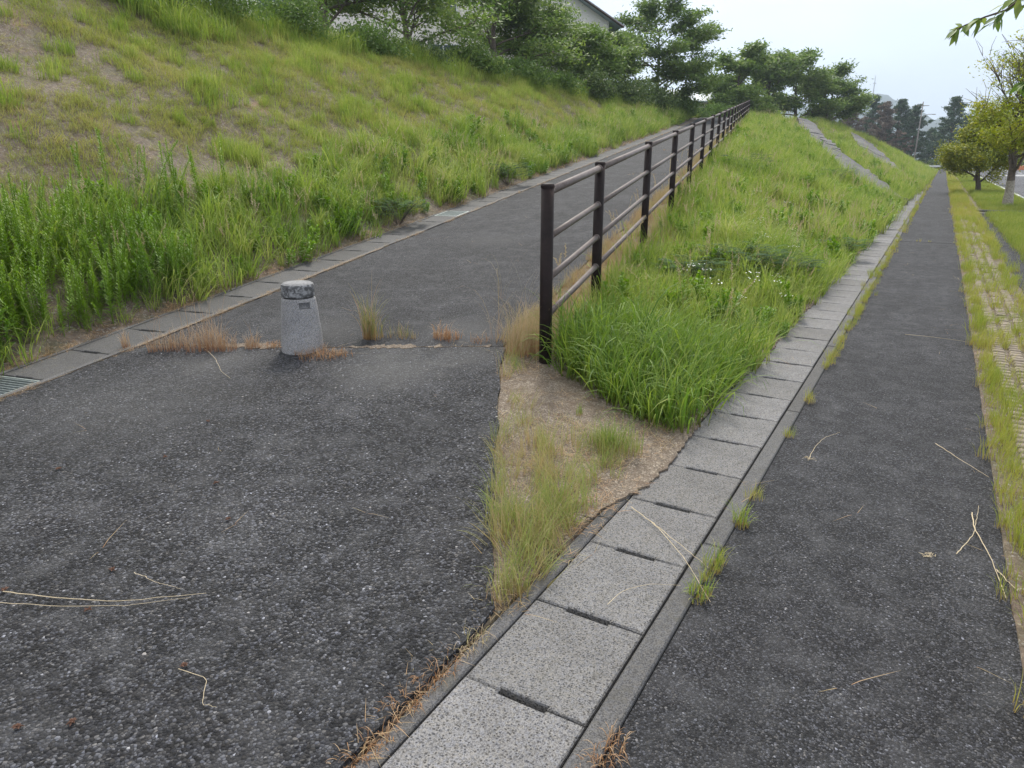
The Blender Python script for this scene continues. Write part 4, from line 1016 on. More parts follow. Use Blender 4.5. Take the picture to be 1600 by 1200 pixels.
BU = [
 (8.6, 12.3, (1.3, .9, 1.1), 'bush', 'dark low shrub left of centre at the very top of the bank'),
 (10.2, 12.7, (1.3, 1.0, 1.6), 'bush', 'dense dark shrub on the crest, second from the left'),
 (11.8, 12.6, (1.4, 1.0, 1.75), 'bush', 'dense dark shrub on the crest, above the tall grass clump'),
 (13.6, 12.6, (1.3, 1.0, 1.6), 'bush', 'dark shrub at the right end of the dense hedge-like group'),
 (15.8, 13.2, (1.3, 1.0, 1.5), 'bush_pale', 'light green leafy shrub right of the dark shrubs'),
 (18.2, 13.0, (1.3, 1.0, 1.1), 'bush_pale', 'light green shrub mixed with tall grass below the first cherry tree'),
 (21.0, 12.6, (1.5, .9, .9), 'bush_pale', 'pale shrub under the left cherry tree'),
 (24.0, 12.5, (1.6, .9, .8), 'bush', 'dark clipped-looking shrub under the pale cherry tree'),
 (27.4, 12.6, (1.6, .9, .8), 'bush_pale', 'light shrub below the forked cherry tree'),
 (31.0, 12.4, (1.7, .9, .9), 'bush_pale', 'pale shrub below the roof corner tree'),
 (34.8, 12.2, (1.8, 1.1, 1.0), 'bush_pale', 'light green rounded shrub in the gap after the roof corner tree'),
 (39.0, 11.9, (1.8, 1.0, 1.3), 'bush', 'dark shrub beside the small rounded tree'),
 (43.5, 11.4, (2.0, 1.1, 1.2), 'bush', 'dark shrub at the foot of the tallest cherry tree'),
 (49.0, 10.6, (2.4, 1.2, 1.4), 'bush', 'dark shrub right of the tallest cherry tree'),
 (56.0, 8.6, (2.6, 1.3, 1.4), 'bush_pale', 'light green shrub where the bank meets the upper end of the ramp'),
 (63.0, 6.3, (1.8, 1.3, 1.1), 'bush_pale', 'light rounded shrub closing the top of the ramp'),
 (69.0, 4.0, (2.2, 1.5, 1.3), 'bush_pale', 'light shrub just beyond the fence end'),
 (76.0, 1.6, (2.4, 1.8, 1.5), 'bush', 'dark shrub on the crest under the trees beyond the fence'),
 (84.0, 4.5, (2.4, 1.8, 1.5), 'bush_pale', 'light undergrowth between the crest trees'),
]
for i, (t, s, sz, mt, lab) in enumerate(BU):
    if t < 62: s = float(crest_s(t))+(s-12.4)*.0+[.35, .6, .45][i % 3]
    bush('shrub', lab, on(t, s, -.05), sz, M[mt], 100+i, leaf=.06+.0024*t, n=90, each=75)
# trees on the right verge
tree('street_tree', 'tall half bare tree with yellow green leaves and a pale patched trunk', 'tree', (2.15, 30.6, 0), 5.4, 2.1, M['yellowtree'], 7, trunk_r=.15, base=.26, limbs=16, subs=8, n_each=110, leaf=.11, elev=(22, 62), sig=(.22, .22, .13), bare=.64, lean=(-.02, 0), wrap=True, group='street trees on the verge')
tree('street_tree', 'small rounded green tree standing left of and behind the tall half bare tree', 'tree', (1.72, 43.2, 0), 3.7, 1.5, M['greenyellow'], 8, trunk_r=.13, base=.16, limbs=13, subs=7, n_each=110, leaf=.13, elev=(15, 60), sig=(.22, .22, .16), group='street trees on the verge')
tree('street_tree', 'dark small tree seen between the trunk and the right photo edge', 'tree', (2.2, 62, 0), 3.6, 1.6, M['cherry'], 9, trunk_r=.14, base=.2, limbs=9, subs=5, n_each=50, leaf=.16, group='street trees on the verge')

# leafy branch reaching in from the tree at the upper right
def near_leaf_branch():
    root = empty('roadside_tree', (2.25, 6.5, 0), 'tree outside the right edge whose leafy branches hang into the upper right corner', 'tree', 'street trees on the verge')
    O = np.array([2.25, 6.5, 0]); tr = MB()
    T = np.array([(0, 0, -.2), (.02, .02, .8), (-.03, .05, 1.6), (.05, .0, 2.4), (.05, .1, 3.3), (0, 0, 4.2)]); tr.tube(T, [.14, .11, .10, .085, .06, .02], 10)
    V = []; Fq = []; BR = []; n = 0; r = np.random.default_rng(77)
    def leaf(p, d, L, br):
        nonlocal n
        up = np.array([r.normal(0, .35), r.normal(0, .35), 1]); sd = np.cross(d, up); sd /= np.linalg.norm(sd); nr = np.cross(sd, d)
        prof = [(0, .04), (.2, .62), (.45, 1), (.7, .75), (.9, .28), (1, .02)]
        for q, w in prof:
            c = p+d*L*q-np.array([0, 0, 1])*L*.22*q*q
            V.extend([c-sd*w*L*.22+nr*w*L*.05, c, c+sd*w*L*.22+nr*w*L*.05]); BR.extend([br]*3)
        for i in range(5):
            for j in range(2): a = n+3*i+j; Fq.append((a, a+1, a+4, a+3))
        n += 18
    def branch(P, r0, leaves_=True, L=.095):
        P = np.array(P)-O; q = np.linspace(0, 1, 14); PP = np.stack([np.interp(q, np.linspace(0, 1, len(P)), P[:, i]) for i in range(3)], 1); PP[1:-1] += r.normal(0, .012, (12, 3)); tr.tube(PP, r0*(1-.85*q), 6)
        for k in range(3, 14):
            d = PP[min(k, 13)]-PP[k-1]; d /= np.linalg.norm(d); az = r.uniform(0, 6.28)
            for sgn in (1, -1):
                s_ = np.cross(d, [0, 0, 1]); s_ /= np.linalg.norm(s_)
                td = d*.75+s_*sgn*.8+np.array([0, 0, -.15]); td /= np.linalg.norm(td); tl = r.uniform(.10, .24)*(1.2-q[k]*.6)
                tr.tube([PP[k], PP[k]+td*tl], [.003, .0015], 4, cap=False)
                for m in range(5):
                    p = PP[k]+td*tl*(m+.5)/5; dd = td+r.normal(0, .5, 3)+np.array([0, 0, -.25]); dd /= np.linalg.norm(dd); leaf(p, dd, L*r.uniform(.7, 1.15), r.random())
        for m in range(4):
            dd = d+r.normal(0, .35, 3); dd /= np.linalg.norm(dd); leaf(PP[-1], dd, L, r.random())
    return root, tr, branch, (V, Fq, BR)
BRANCHES = True
root, tr, branch, (V, Fq, BR) = near_leaf_branch()
branch([(2.25, 6.5, 2.3), (1.5, 6.25, 2.62), (.85, 6.05, 2.66), (.30, 5.94, 2.57), (-.02, 5.94, 2.44)], .028)
branch([(2.25, 6.5, 2.6), (1.5, 6.3, 2.95), (.85, 6.1, 2.92), (.35, 6.0, 2.72)], .026)
branch([(2.25, 6.5, 1.9), (1.4, 6.2, 2.25), (.8, 6.05, 2.22), (.42, 5.97, 2.10)], .018)
branch([(2.25, 6.5, 2.4), (2.1, 5.9, 2.8), (1.7, 5.4, 2.95), (1.3, 5.1, 2.9)], .02)
branch([(2.25, 6.5, 3.0), (2.8, 6.9, 3.4), (3.3, 7.1, 3.5)], .025); branch([(2.25, 6.5, 3.4), (2.2, 7.3, 3.9), (2.1, 7.9, 4.1)], .025); branch([(2.25, 6.5, 3.2), (2.5, 5.9, 3.8), (2.7, 5.4, 4.0)], .025)
tr.build('trunk', M['bark'], root, smooth=True)
link('crown', quads_mesh('crown', V, Fq, BR, smooth=True), M['cherry_pale'], root)

# far pines beyond the cross road
def pine(label, loc, h, rad, mat, seed, brown=0.0):
    r = np.random.default_rng(seed); root = empty('pine_tree', loc, label, 'pine tree', 'pines beyond the cross road')
    tr = MB(); tr.tube([(0, 0, -.5), (r.normal(0, .2), 0, h*.5), (r.normal(0, .3), 0, h)], [h*.02, h*.013, h*.003], 7)
    C = []; nb = int(h*5.5)
    for k in range(nb):
        f = .08+.92*(k/nb)**1.0; z = f*h; L = rad*(1-f)**.8*r.uniform(.45, 1.3)+.12; az = r.uniform(0, 6.28); el = R(r.uniform(-5, 25))+f*.5
        e_ = np.array([math.cos(az)*math.cos(el), math.sin(az)*math.cos(el), math.sin(el)])*L; tr.tube([(0, 0, z), e_*.6+[0, 0, z], e_+[0, 0, z]], [.05, .035, .012], 4, cap=False)
        for g in (.45, .65, .85, 1.0): C.append(e_*g+np.array([0, 0, z+.05*g]))
    tr.build('trunk', M['pine_bark'], root)
    V, F_, br = leaves(C, (.26, .26, .10), 40, .36, seed+1, .5); link('crown', quads_mesh('crown', V, F_, br), mat, root); return root
PN = [ # x, y, h, rad, brown
 (-18.5, 166, 9.5, 4.6, 0, 'green pine filling the gap behind the two browned pines'),
 (-14.6, 168, 10.0, 4.8, 1, 'wide brownish pine behind the tallest pine, to its left'),
 (-11.6, 170, 10.5, 4.6, 0, 'wide green pine behind and between the tallest and partly browned pines'),
 (-7.0, 169, 10.0, 4.8, 0, 'wide green pine behind the green middle pines'),
 (-0.8, 166, 9.0, 4.2, 0, 'bushy green pine just right of the utility pole foot'),
 (2.6, 165, 9.6, 4.2, 0, 'bushy green pine right of the separate pine'),
 (-22.5, 148, 8.0, 3.0, 0, 'small dark pine just right of the crest trees'),
 (-20.5, 158, 11.5, 3.6, 1, 'browned pine, leftmost of the pine group, with a sparse top'),
 (-16.5, 156, 11.0, 4.0, 1, 'reddish brown bushy pine second in the group'),
 (-13.0, 160, 13.5, 4.0, 0, 'tallest pine of the group with a pointed leader'),
 (-10.5, 155, 12.0, 3.8, 1, 'partly browned pine right of the tallest one'),
 (-8.2, 158, 12.6, 3.8, 0, 'green pine in the middle right of the group'),
 (-5.5, 160, 11.6, 3.4, 0, 'green pine left of the utility pole'),
 (0.4, 158, 12.6, 3.8, 0, 'separate green pine right of the utility pole'),
 (-3.0, 170, 7.5, 3.2, 0, 'low dark pine behind the utility pole'),
 (4.0, 172, 8.5, 3.6, 0, 'low dark pine behind the small rounded tree'),
 (9.0, 176, 9.0, 4.0, 0, 'dark pine seen through the yellow tree'),
 (14.5, 176, 8.5, 4.0, 0, 'dark pine near the right edge beyond the road'),
 (20.5, 180, 9.5, 4.2, 0, 'dark pine at the right edge beyond the road'),
]
for i, (x, y, h, rd, b, lab) in enumerate(PN):
    pine(lab, (x, y, float(G(x, y))), h*.97, rd*1.4, M['pine_brown' if b else 'pine'], 200+i)
for i, (x, y, w, lab) in enumerate([(-6.5, 151.5, 3.0, 'low clipped hedge left of the utility pole'), (-1.5, 152, 3.0, 'low clipped hedge right of the utility pole'), (8, 205, 5.0, 'far hedge across the road, left part'), (16, 205, 5.0, 'far hedge across the road, right part')]):
    bush('hedge', lab, (x, y, float(G(x, y))), (w, 1.2, 1.5), M['bush'], 300+i, leaf=.4, n=80, each=30, group='hedges beyond the cross road', cat='hedge')

# hills
def hill(y0, pts, seed):
    xs = np.linspace(pts[0][0], pts[-1][0], 220); zz = np.interp(xs, [p[0] for p in pts], [p[1] for p in pts])
    r = np.random.default_rng(seed); zz = zz+np.convolve(r.normal(0, 2.6, 220), np.ones(3)/3, 'same')
    rows = []; m = 8; V = []
    for k in range(m):
        q = k/(m-1); hgt = math.sin(q*math.pi/2)
        V.append(np.stack([xs, np.full(220, y0+q*260.0), -2+zz*hgt], 1))
    for k in range(1, m):
        q = k/(m-1); V.append(np.stack([xs, np.full(220, y0+260+q*260.0), -2+zz*math.cos(q*math.pi/2)], 1))
    V = np.concatenate(V); mm = 2*m-1
    Fq = (np.arange(mm-1)[:, None]*220+np.arange(219)[None, :]).ravel(); Fq = np.stack([Fq, Fq+1, Fq+221, Fq+220], 1)
    o = link('hills', quads_mesh('hills', V, Fq, smooth=True), M['hill']); o['kind'] = 'structure'
hill(1150, [(-900, 30), (-420, 70), (-250, 92), (-169, 99), (-113, 107), (-68, 93), (-25, 68), (22, 75), (108, 70), (260, 62), (700, 40)], 3)
hill(1900, [(-950, 60), (-500, 110), (-300, 125), (-120, 90), (50, 96), (200, 104), (500, 90), (1100, 60)], 4)
ant = empty('antenna_mast', (-118, 1395, 100), 'thin antenna mast on top of the far hill', 'mast')
m = MB(); m.tube([(0, 0, 0), (0, 0, 34)], [1.2, .5], 6); m.build('shaft', M['pole'], ant)
m = MB(); m.tube([(-2.5, 0, 22), (2.5, 0, 22)], .6, 6); m.build('crossbar', M['pole'], ant)

# utility pole
up = empty('utility_pole', (-4.2, 137.0, float(G(-4.2, 137.0))), 'thin grey utility pole by the far end of the footpath', 'pole')
m = MB(); m.tube([(0, 0, -.3), (0, 0, 10.2)], [.12, .07], 10); m.build('shaft', M['pole'], up, smooth=True)
m = MB(); m.tube([(-.9, 0, 9.6), (.9, 0, 9.6)], .05, 6); m.build('crossarm', M['pole'], up)
m = MB(); m.tube([(0, 0, 7.9), (.9, 0, 8.3), (1.5, 0, 8.3)], .04, 6); m.box((1.75, 0, 8.28), (.5, .18, .10), bev=.02); m.build('lamp_arm', M['pole'], up)

# guard rail and low wall at the cross road, orange and white blocks on the far road side
gr = empty('guard_rail', (-5.5, 151, 0.0), 'white guard rail beyond the cross road at the end of the footpath', 'guard rail')
for k in range(9):
    m = MB(); m.tube([(k*2.0, 0, -.2), (k*2.0, 0, .75)], .06, 8); m.build('post', M['white'], gr)
m = MB(); m.box((8.0, -.09, .58), (16.4, .05, .32), bev=.015); m.build('beam', M['white'], gr)
for k in range(16):
    o = empty('road_block', (10.2+(k % 2)*0.0+k*.42, 150+k*1.9-0.0, -.055), 'orange and white block in the row across the road, %s from its left end' % ordn[k], 'barrier block', 'orange and white blocks across the road', rz=R(-12))
    m = MB(); m.box((0, 0, .35), (1.5, .4, .7), bev=.05); m.build('body', M['orange'], o)
    m = MB(); m.box((0, -.205, .38), (.5, .012, .6), bev=.004); m.box((0, 0, .704), (.5, .40, .012), bev=.004); m.build('white_band', M['white'], o)

# ------------------------------------------------------------------ houses behind the trees
def house(label, loc, rz, L, Wd, eave, rise, win=True):
    root = empty('house', loc, label, 'house', None, rz=rz)
    m = MB(); x, y = L/2, Wd/2
    V = [(-x, -y, -2), (x, -y, -2), (x, y, -2), (-x, y, -2), (-x, -y, eave), (x, -y, eave), (x, y, eave), (-x, y, eave), (-x, 0, eave+rise), (x, 0, eave+rise)]
    m.add(V, [(0, 1, 5, 4), (2, 3, 7, 6), (1, 2, 6, 9, 5), (3, 0, 4, 8, 7), (3, 2, 1, 0)]); m.build('wall', M['wall'], root)
    k = rise/(Wd/2); ov = .7
    for sg in (-1, 1):
        m = MB(); z1 = eave+rise+.12; z0 = eave-k*ov+.12; Y = sg*(y+ov); X = x+ov
        a = [(-X, 0, z1), (X, 0, z1), (X, Y, z0), (-X, Y, z0)]; b = [(p[0], p[1], p[2]-.10) for p in a]
        m.add(a+b, [(0, 1, 2, 3) if sg < 0 else (3, 2, 1, 0), (4, 5, 6, 7) if sg > 0 else (7, 6, 5, 4), (0, 4, 5, 1), (1, 5, 6, 2), (2, 6, 7, 3), (3, 7, 4, 0)]); m.build('roof', M['roof'], root)
        for sx in (-1, 1):
            m = MB(); a = np.array([sx*(X+.03), 0, z1-.12]); b = np.array([sx*(X+.03), Y, z0-.12]); m.tube([a, b], .075, 4); m.build('bargeboard', M['eave'], root)
    if win:
        for (wx, wz) in ((-L*.3, 1.6), (0, 1.6), (L*.3, 1.6), (-L*.3, 4.2), (L*.3, 4.2)):
            if wz+1 > eave: continue
            f = MB(); f.box((wx, -y-.03, wz), (1.7, .06, 1.2), bev=.01); fo = f.build('window', M['white'], root)
            p = MB()
            for sx in (-1, 1): p.box((wx+sx*.4, -y-.065, wz), (.72, .012, 1.05))
            p.build('pane', M['glass'], fo)
    return root
d_ = np.array([math.cos(R(118.4)), math.sin(R(118.4))])
c_ = d_*46+np.array([math.cos(R(132)), math.sin(R(132))])*8+np.array([-.6, -.3])
house('cream house whose pale blue gable roof corner shows between the cherry trees', (c_[0], c_[1], 6.3), R(132), 16, 10.4, 3.2, 2.9)
c_ = np.array([-31.5, 36.5])
house('long cream house wall glimpsed through the first cherry trees of the row', (c_[0], c_[1], 5.6), R(38), 15, 9, 5.6, 2.4)
house('low white house glimpsed under the crown of the tallest cherry tree', (-25.5, 74, 4.6), R(15), 9, 7, 2.4, 1.2, win=False)

# ------------------------------------------------------------------ single plants and litter one can point at
def tuft(name, label, x, y, spec, mat, group=None, cat='grass tuft', rot=0):
    """spec: list of (dx, dy, seed, blades, height, spread, width, bend)"""
    V = []; Fq = []; BR = []; HH = []; n = 0
    for dx, dy, sd, nb, hh, sp, wd, bd in spec:
        v, f, b, h_ = blade_clump(sd, nb, hh, .6, sp, wd, bd, 6); v = np.array(v)+[dx, dy, 0]
        V.append(v); Fq += [tuple(i+n for i in q) for q in f]; BR += b; HH += h_; n += len(v)
    me = quads_mesh(name, np.concatenate(V), Fq, BR, HH, smooth=True)
    o = link(name, me, mat); o.location = (x, y, float(G(x, y))+(.02 if x < -1.3 else -.005)); o.rotation_euler = (0, 0, rot)
    return tag(o, label, cat, group)
def nmat(key, stops, root, tip=None): M[key] = plantmat(key.replace('_', ' '), stops, root, tip, .3, inst=False)
nmat('tuft_green_brown', [(0, (.16, .20, .05)), (.6, (.30, .27, .12)), (1, (.42, .28, .18))], (.36, .22, .10))
nmat('tuft_reddish', [(0, (.30, .19, .11)), (.5, (.38, .26, .16)), (1, (.46, .37, .26))], (.25, .11, .06), (.45, .39, .30))
nmat('tuft_orange', [(0, (.26, .13, .06)), (.5, (.38, .22, .11)), (1, (.46, .33, .20))], (.26, .12, .06))
nmat('tuft_tan', [(0, (.30, .28, .12)), (.5, (.42, .33, .19)), (1, (.50, .38, .26))], (.36, .18, .09), (.48, .36, .30))
nmat('tuft_green', [(0, (.12, .21, .04)), (.6, (.22, .29, .06)), (1, (.36, .34, .12))], (.30, .22, .10))
nmat('tuft_lime', [(0, (.16, .27, .03)), (.6, (.27, .34, .05)), (1, (.42, .38, .12))], (.45, .28, .12))
tg = 'dry and green tufts rooted in the asphalt crack'
tuft('grass_tuft', 'upright green brown tuft with dry tips in the crack beyond the bollard', -3.91, 4.37, [(0, 0, 1, 80, .50, .05, .0055, .8), (.05, .02, 2, 50, .36, .07, .005, 1.3), (0, 0, 15, 9, .62, .03, .004, .4)], M['tuft_green_brown'], tg)
tuft('grass_tuft', 'small low green tuft right beside the tall green brown tuft', -3.72, 4.52, [(0, 0, 3, 60, .16, .10, .003, 1.0), (.1, .02, 4, 40, .12, .08, .003, 1.0)], M['tuft_green_brown'], tg)
tuft('grass_tuft', 'widest reddish dry tuft left of the bollard with tall wiry stems', -4.98, 3.53, [(0, 0, 5, 110, .27, .10, .0036, 1.2), (.14, .06, 6, 110, .30, .09, .0036, 1.1), (-.16, -.08, 7, 100, .24, .10, .0036, 1.2), (.24, .10, 17, 60, .2, .07, .0036, 1.3), (.05, 0, 8, 22, .68, .14, .003, .8), (.14, .05, 9, 20, .60, .10, .003, 1.0)], M['tuft_reddish'], tg)
tuft('grass_tuft', 'dry tuft at the left end of the crack, next to the wide reddish one', -5.27, 3.36, [(0, 0, 10, 70, .20, .07, .0028, 1.1), (0, 0, 11, 8, .5, .05, .002, .9)], M['tuft_reddish'], tg)
tuft('grass_tuft', 'small dry tuft standing on the gutter edge at the end of the crack', -5.59, 3.30, [(0, 0, 12, 60, .20, .04, .0028, .8)], M['tuft_reddish'], tg)
tuft('grass_tuft', 'small spiky reddish tuft between the wide dry tuft and the bollard', -4.60, 3.75, [(0, 0, 13, 70, .19, .06, .0036, 1.3), (0, 0, 14, 5, .38, .03, .002, .5)], M['tuft_reddish'], tg)
tuft('grass_tuft', 'flat orange straw mat lying against the front of the bollard foot', -4.00, 3.86, [(dx, dy, 20+k, 45, .13, .09, .003, 2.6) for k, (dx, dy) in enumerate([(0, 0), (-.11, -.03), (.11, .05), (.03, -.09), (-.06, .05), (.13, -.02), (.2, .06)])], M['tuft_orange'], tg)
tuft('grass_tuft', 'small orange straw mat just left behind the bollard foot', -4.44, 3.86, [(0, 0, 30, 50, .10, .07, .003, 2.6), (-.08, -.03, 31, 40, .1, .07, .003, 2.6)], M['tuft_orange'], tg)
tuft('grass_tuft', 'low orange dry tuft in the crack between green tuft and fence', -3.36, 4.64, [(0, 0, 32, 70, .2, .08, .004, 1.9), (.1, 0, 33, 50, .15, .08, .004, 2.2)], M['tuft_orange'], tg)
tuft('grass_tuft', 'faint orange straw patch in the crack closest to the fence post', -3.02, 4.70, [(0, 0, 34, 50, .10, .08, .003, 2.2)], M['tuft_orange'], tg)
tuft('dry_grass_clump', 'tall tan dry grass clump leaning against the first fence post', -2.60, 4.66, [(0, 0, 40, 130, .52, .10, .0032, .8), (.10, .05, 41, 110, .50, .10, .0032, .8), (-.07, -.04, 42, 80, .40, .08, .003, 1.1), (.03, -.12, 43, 70, .3, .08, .003, 1.0), (.12, .2, 44, 90, .45, .10, .003, .9), (-.1, .1, 45, 12, .8, .06, .002, 1.2)], M['tuft_tan'], None, 'dry grass')
tuft('grass_tuft', 'few long thin grass stems arching over the ramp edge by the dry clump', -2.95, 4.80, [(0, 0, 46, 9, .95, .05, .0022, 1.7), (.1, .1, 47, 6, .8, .05, .0022, 2.2)], M['tuft_tan'], tg)
tuft('grass_tuft', 'lone fine stems standing in the middle of the ramp', -3.55, 5.9, [(0, 0, 48, 6, .75, .04, .0018, 1.6)], M['tuft_tan'], tg)
tg2 = 'small tufts on the drain kerb and sandy patch'
tuft('grass_tuft', 'single green tuft on the drain kerb by the third lid joint', -.565, 3.07, [(0, 0, 50, 60, .15, .035, .0028, 1.2), (.02, -.02, 51, 20, .12, .03, .0028, 1.9)], M['tuft_lime'], tg2)
tuft('grass_tuft', 'yellow green tuft on the drain kerb with dry stalks crossing it', -.575, 2.62, [(0, 0, 52, 60, .14, .04, .0028, 1.0)], M['tuft_lime'], tg2)
tuft('grass_tuft', 'low tuft with rusty base on the drain kerb, nearest the camera', -.565, 2.42, [(0, 0, 54, 60, .12, .045, .0028, 1.2), (0, -.03, 55, 30, .08, .04, .0028, 2.2)], M['tuft_lime'], tg2)
tuft('grass_tuft', 'bushy green tuft on the sandy patch beside the drain covers', -1.36, 3.48, [(0, 0, 56, 110, .27, .09, .0032, .9), (.08, .02, 57, 70, .24, .08, .0032, 1.1), (-.08, .03, 58, 60, .2, .07, .003, .9)], M['tuft_green'], tg2)
tuft('grass_tuft', 'tiny blue green seedling tuft alone in the middle of the sand', -1.75, 3.86, [(0, 0, 59, 34, .10, .022, .0028, .7)], M['tuft_green'], tg2)
tuft('grass_tuft', 'dry thin tuft in the narrow gap left of the apron corner', -1.22, 1.98, [(0, 0, 60, 40, .16, .05, .0025, 1.4), (.02, .08, 61, 40, .2, .05, .0025, 1.2)], M['tuft_green_brown'], tg2)
for k, (x, y, lab) in enumerate([(-1.165, 1.70, 'longest orange withered weed lying on the drain kerb edge near the grass patch'), (-1.17, 1.50, 'bushiest orange withered weed beside the drain kerb, middle of the row'), (-1.17, 1.36, 'curly orange withered weed beside the drain kerb, before the gap'), (-1.16, 1.17, 'lowest withered orange weed on the drain kerb near the photo bottom'), (-.575, 1.50, 'small yellow withered sprig on the footpath side of the drain')]):
    tuft('withered_weed', lab, x, y, [(0, 0, 70+k, 34, .10, .04, .003, 2.3), (.01, .06, 80+k, 30, .09, .035, .003, 2.6), (-.02, -.05, 90+k, 30, .08, .035, .003, 2.5)], M['tuft_orange'] if k != 0 else M['tuft_tan'], 'withered weeds along the drain kerb', 'withered weed')

def stalk(label, pts, r=.0017, seed=0, head=False, group='dry stalks lying on the paving'):
    rr_ = np.random.default_rng(seed); P = []
    P0 = np.array(pts, float); c = P0[0]
    q = np.linspace(0, 1, 22); X = np.stack([np.interp(q, np.linspace(0, 1, len(pts)), P0[:, i]) for i in range(2)], 1)
    for _ in range(2): X[1:-1] = (X[:-2]+X[1:-1]*2+X[2:])/4
    X[1:-1] += rr_.normal(0, .0015, (20, 2))
    base = float(G(*c)); zo = .026 if c[0] < -1.2 else (.004 if c[0] < -.58 else -.008)
    Z = np.array([float(G(*p)) for p in X])-base+.006+.010*np.sin(q*math.pi)
    m = MB(); m.tube(np.concatenate([X-c, Z[:, None]], 1), r*(1-.6*q), 5)
    if head:
        for k in range(14):
            a = rr_.uniform(0, 6.28); L = rr_.uniform(.02, .05); m.tube([(0, 0, .004), (math.cos(a)*L*.6, math.sin(a)*L*.6, .014), (math.cos(a)*L, math.sin(a)*L, .006)], [.0012, .0009, .0005], 4)
    o = m.build('dry_stalk', M['stalk'], None, (c[0], c[1], base+zo))
    return tag(o, label, 'dry stalk', group)
stalk('long dry stalk lying across the apron at the left edge of the photo', [(-2.85, 1.05), (-2.62, 1.12), (-2.40, 1.22), (-2.17, 1.43)], .0022, 1)
stalk('thin curved stalk just below the long apron stalk', [(-2.80, 1.00), (-2.55, 1.10), (-2.35, 1.22), (-2.2, 1.38)], .0014, 2)
stalk('short straight stalk meeting the long apron stalk at its tip', [(-2.54, 1.38), (-2.38, 1.37), (-2.28, 1.40)], .0013, 3)
stalk('hair thin bent stalk alone on the apron near the photo bottom', [(-1.89, 1.11), (-1.76, 1.12), (-1.68, 1.04), (-1.64, 1.06)], .0012, 4)
stalk('pale straight stalk crossing a drain cover and the green kerb tuft', [(-1.05, 2.95), (-.86, 2.80), (-.66, 2.58), (-.51, 2.37)], .0021, 5)
stalk('second pale stalk forking from the straight one over the drain', [(-.92, 2.86), (-.78, 2.74), (-.63, 2.63), (-.58, 2.60)], .0016, 6)
stalk('small curved stalk lying on a drain cover like an arc', [(-.84, 2.16), (-.82, 2.26), (-.74, 2.36), (-.64, 2.42)], .0013, 7)
stalk('curved stalk with a bushy rooted end in the middle of the footpath', [(-.40, 4.02), (-.40, 4.18), (-.37, 4.38), (-.30, 4.55)], .0015, 8, True)
stalk('bent stalk leaning from the verge onto the footpath, upper one', [(.21, 4.64), (.32, 4.42), (.46, 4.24)], .0020, 9)
stalk('long slightly curved dry stalk near the footpath edge, lower one', [(.37, 3.73), (.37, 3.55), (.42, 3.30), (.46, 2.98)], .0026, 10)
stalk('dry stalk crossing the long curved one near the footpath edge', [(.30, 3.26), (.37, 3.48), (.40, 3.83)], .0020, 11)
stalk('thin stalk lying straight across the footpath well beyond the others', [(-.07, 7.67), (.2, 7.62), (.48, 7.61)], .0022, 12)
stalk('grass stem bent from the dry tuft onto the apron left of the bollard', [(-4.95, 3.56), (-4.6, 3.40), (-4.35, 3.24), (-4.17, 3.18)], .0018, 13, True)
stalk('short thick dry stem beside the verge near the right photo edge', [(.44, 3.2), (.47, 3.1), (.52, 3.02)], .0022, 14)
sd = [(-3.67, 2.6, 'uppermost'), (-3.45, 2.15, 'second highest'), (-2.94, 2.08, 'third highest, slightly paler'), (-2.58, 1.86, 'darkest, in the middle of the apron'), (-3.81, 1.78, 'flat pale one nearest the left side'), (-2.46, 1.15, 'one touching the long stalk'), (-2.64, 1.35, 'reddish one just above the short stalk'), (-2.86, 1.06, 'one cut by the left photo edge'), (-1.96, .81, 'one close to the photo bottom'), (-2.08, .72, 'lowest, at the bottom left corner'), (-1.89, 1.13, 'one at the end of the hair thin stalk')]
for k, (x, y, w) in enumerate(sd):
    r2 = np.random.default_rng(400+k); m = MB()
    for j in range(26):
        a = r2.uniform(0, 6.28); e_ = r2.uniform(0, 1.3); L = r2.uniform(.008, .019); d = np.array([math.cos(a)*math.cos(e_), math.sin(a)*math.cos(e_), math.sin(e_)*.7])
        m.tube([d*.002, d*L*.6, d*L+[0, 0, -.002]], [.0026, .0030, .0008], 4)
    o = m.build('seed_head', M['cone'], None, (x, y, float(G(x, y))+.030)); o.rotation_euler = (0, 0, k)
    tag(o, 'small brown seed head on the apron, '+w, 'seed head', 'brown seed heads scattered on the apron')
r2 = np.random.default_rng(5); m = MB()
for j in range(26): 
    p = r2.normal(0, .014, 2); a = r2.uniform(0, 6.28); m.tube([(p[0], p[1], .003), (p[0]+.015*math.cos(a), p[1]+.015*math.sin(a), .006)], [.0012, .0008], 4)
tag(m.build('straw_wad', M['stalk'], None, (.20, 3.20, -.012)), 'small wad of pale straw lying alone on the footpath', 'straw wad')

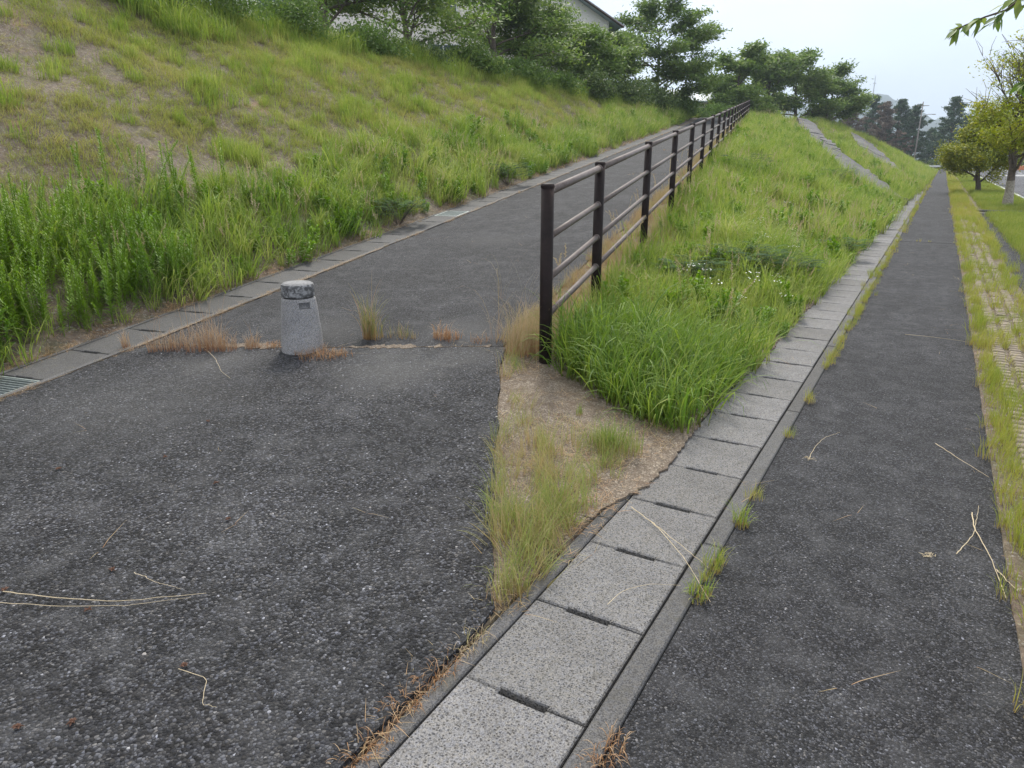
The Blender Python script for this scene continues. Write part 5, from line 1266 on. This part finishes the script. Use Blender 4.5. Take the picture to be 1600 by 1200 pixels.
# dark ferny plants
def frond(m_, p, az, L, seed):
    V, Fq, BR, n = m_; r3 = np.random.default_rng(seed); d = np.array([math.cos(az), math.sin(az), 0]); s_ = np.array([-d[1], d[0], 0])
    up = r3.uniform(.5, .9); br = r3.random()
    for i in range(24):
        q = (i+1)/24; c = p+d*L*q*math.cos(up*(1-q*.8))+np.array([0, 0, L*(up*q-.62*q*q)])
        w = L*.26*math.sin(math.pi*min(1, .12+q*.86))
        for sg in (1, -1):
            e = c+s_*sg*w+d*w*.25-np.array([0, 0, w*.22]); t_ = d*L*.015
            V += [c-t_, e-t_*.5, e+t_*.5, c+t_]; Fq.append((n[0], n[0]+1, n[0]+2, n[0]+3)); n[0] += 4; BR += [br]*4
def fernplant(label, x, y, R0, hgt, nf, seed):
    r3 = np.random.default_rng(seed); M_ = ([], [], [], [0])
    for k in range(int(nf*1.5)):
        a = r3.uniform(0, 6.28); rr0 = R0*r3.random()**.5; p = np.array([rr0*math.cos(a), rr0*math.sin(a), hgt*r3.uniform(.4, 1)])
        frond(M_, p, a+r3.normal(0, .8), r3.uniform(.12, .24), seed*100+k)
    root = empty('feathery_shrub', (x, y, float(G(x, y))), label, 'plant', 'dark feathery leaved plants in the grass')
    st = MB()
    for k in range(9):
        a = r3.uniform(0, 6.28); st.tube([(0, 0, -.05), (R0*.5*math.cos(a), R0*.5*math.sin(a), hgt*.6), (R0*.8*math.cos(a), R0*.8*math.sin(a), hgt*.9)], [.006, .005, .003], 5)
    st.build('stem', M['bark'], root)
    link('foliage', quads_mesh('foliage', M_[0], M_[1], M_[2]), M['fern'], root)
for k, (lab, x, y, R0, hh, nf) in enumerate([
    ('largest dark feathery plant on the slope beyond the lush grass clump', -1.95, 8.9, .48, .34, 190),
    ('smaller feathery plant just left of the largest one on the slope', -2.30, 7.9, .30, .28, 90),
    ('dark feathery plant closest to the drain covers', -1.55, 9.7, .34, .30, 100),
    ('feathery plant hanging onto the drain covers in mid distance', -1.25, 13.2, .32, .30, 60),
    ('brownish green feathery plant halfway up the slope', -4.6, 20.5, .6, .65, 90),
    ('dark leafy plant at the gutter below the bank, beyond the bollard', -7.30, 9.0, .40, .35, 90),
    ('dark leafy plant at the gutter farther up, where the bank grass overhangs', -8.35, 14.2, .5, .45, 100),
    ('dark feathery plant low on the slope near the longer walkway', -3.2, 27.5, .7, .6, 90)]):
    fernplant(lab, x, y, R0, hh, nf, 500+k)

# ------------------------------------------------------------------ air
bpy.ops.mesh.primitive_cube_add(size=1, location=(350, 1545, 84)); hz = bpy.context.object
hz.name = 'haze'; hz.scale = (2800, 3200, 172); hz['kind'] = 'stuff'
hm = bpy.data.materials.new('haze'); hm.use_nodes = True; ht = hm.node_tree; ht.nodes.clear()
pv = ht.nodes.new('ShaderNodeVolumePrincipled'); pv.inputs['Color'].default_value = (0.78, 0.89, 1, 1); pv.inputs['Density'].default_value = 0.0005; pv.inputs['Anisotropy'].default_value = 0.2
ho = ht.nodes.new('ShaderNodeOutputMaterial'); ht.links.new(pv.outputs[0], ho.inputs['Volume']); hz.data.materials.append(hm)
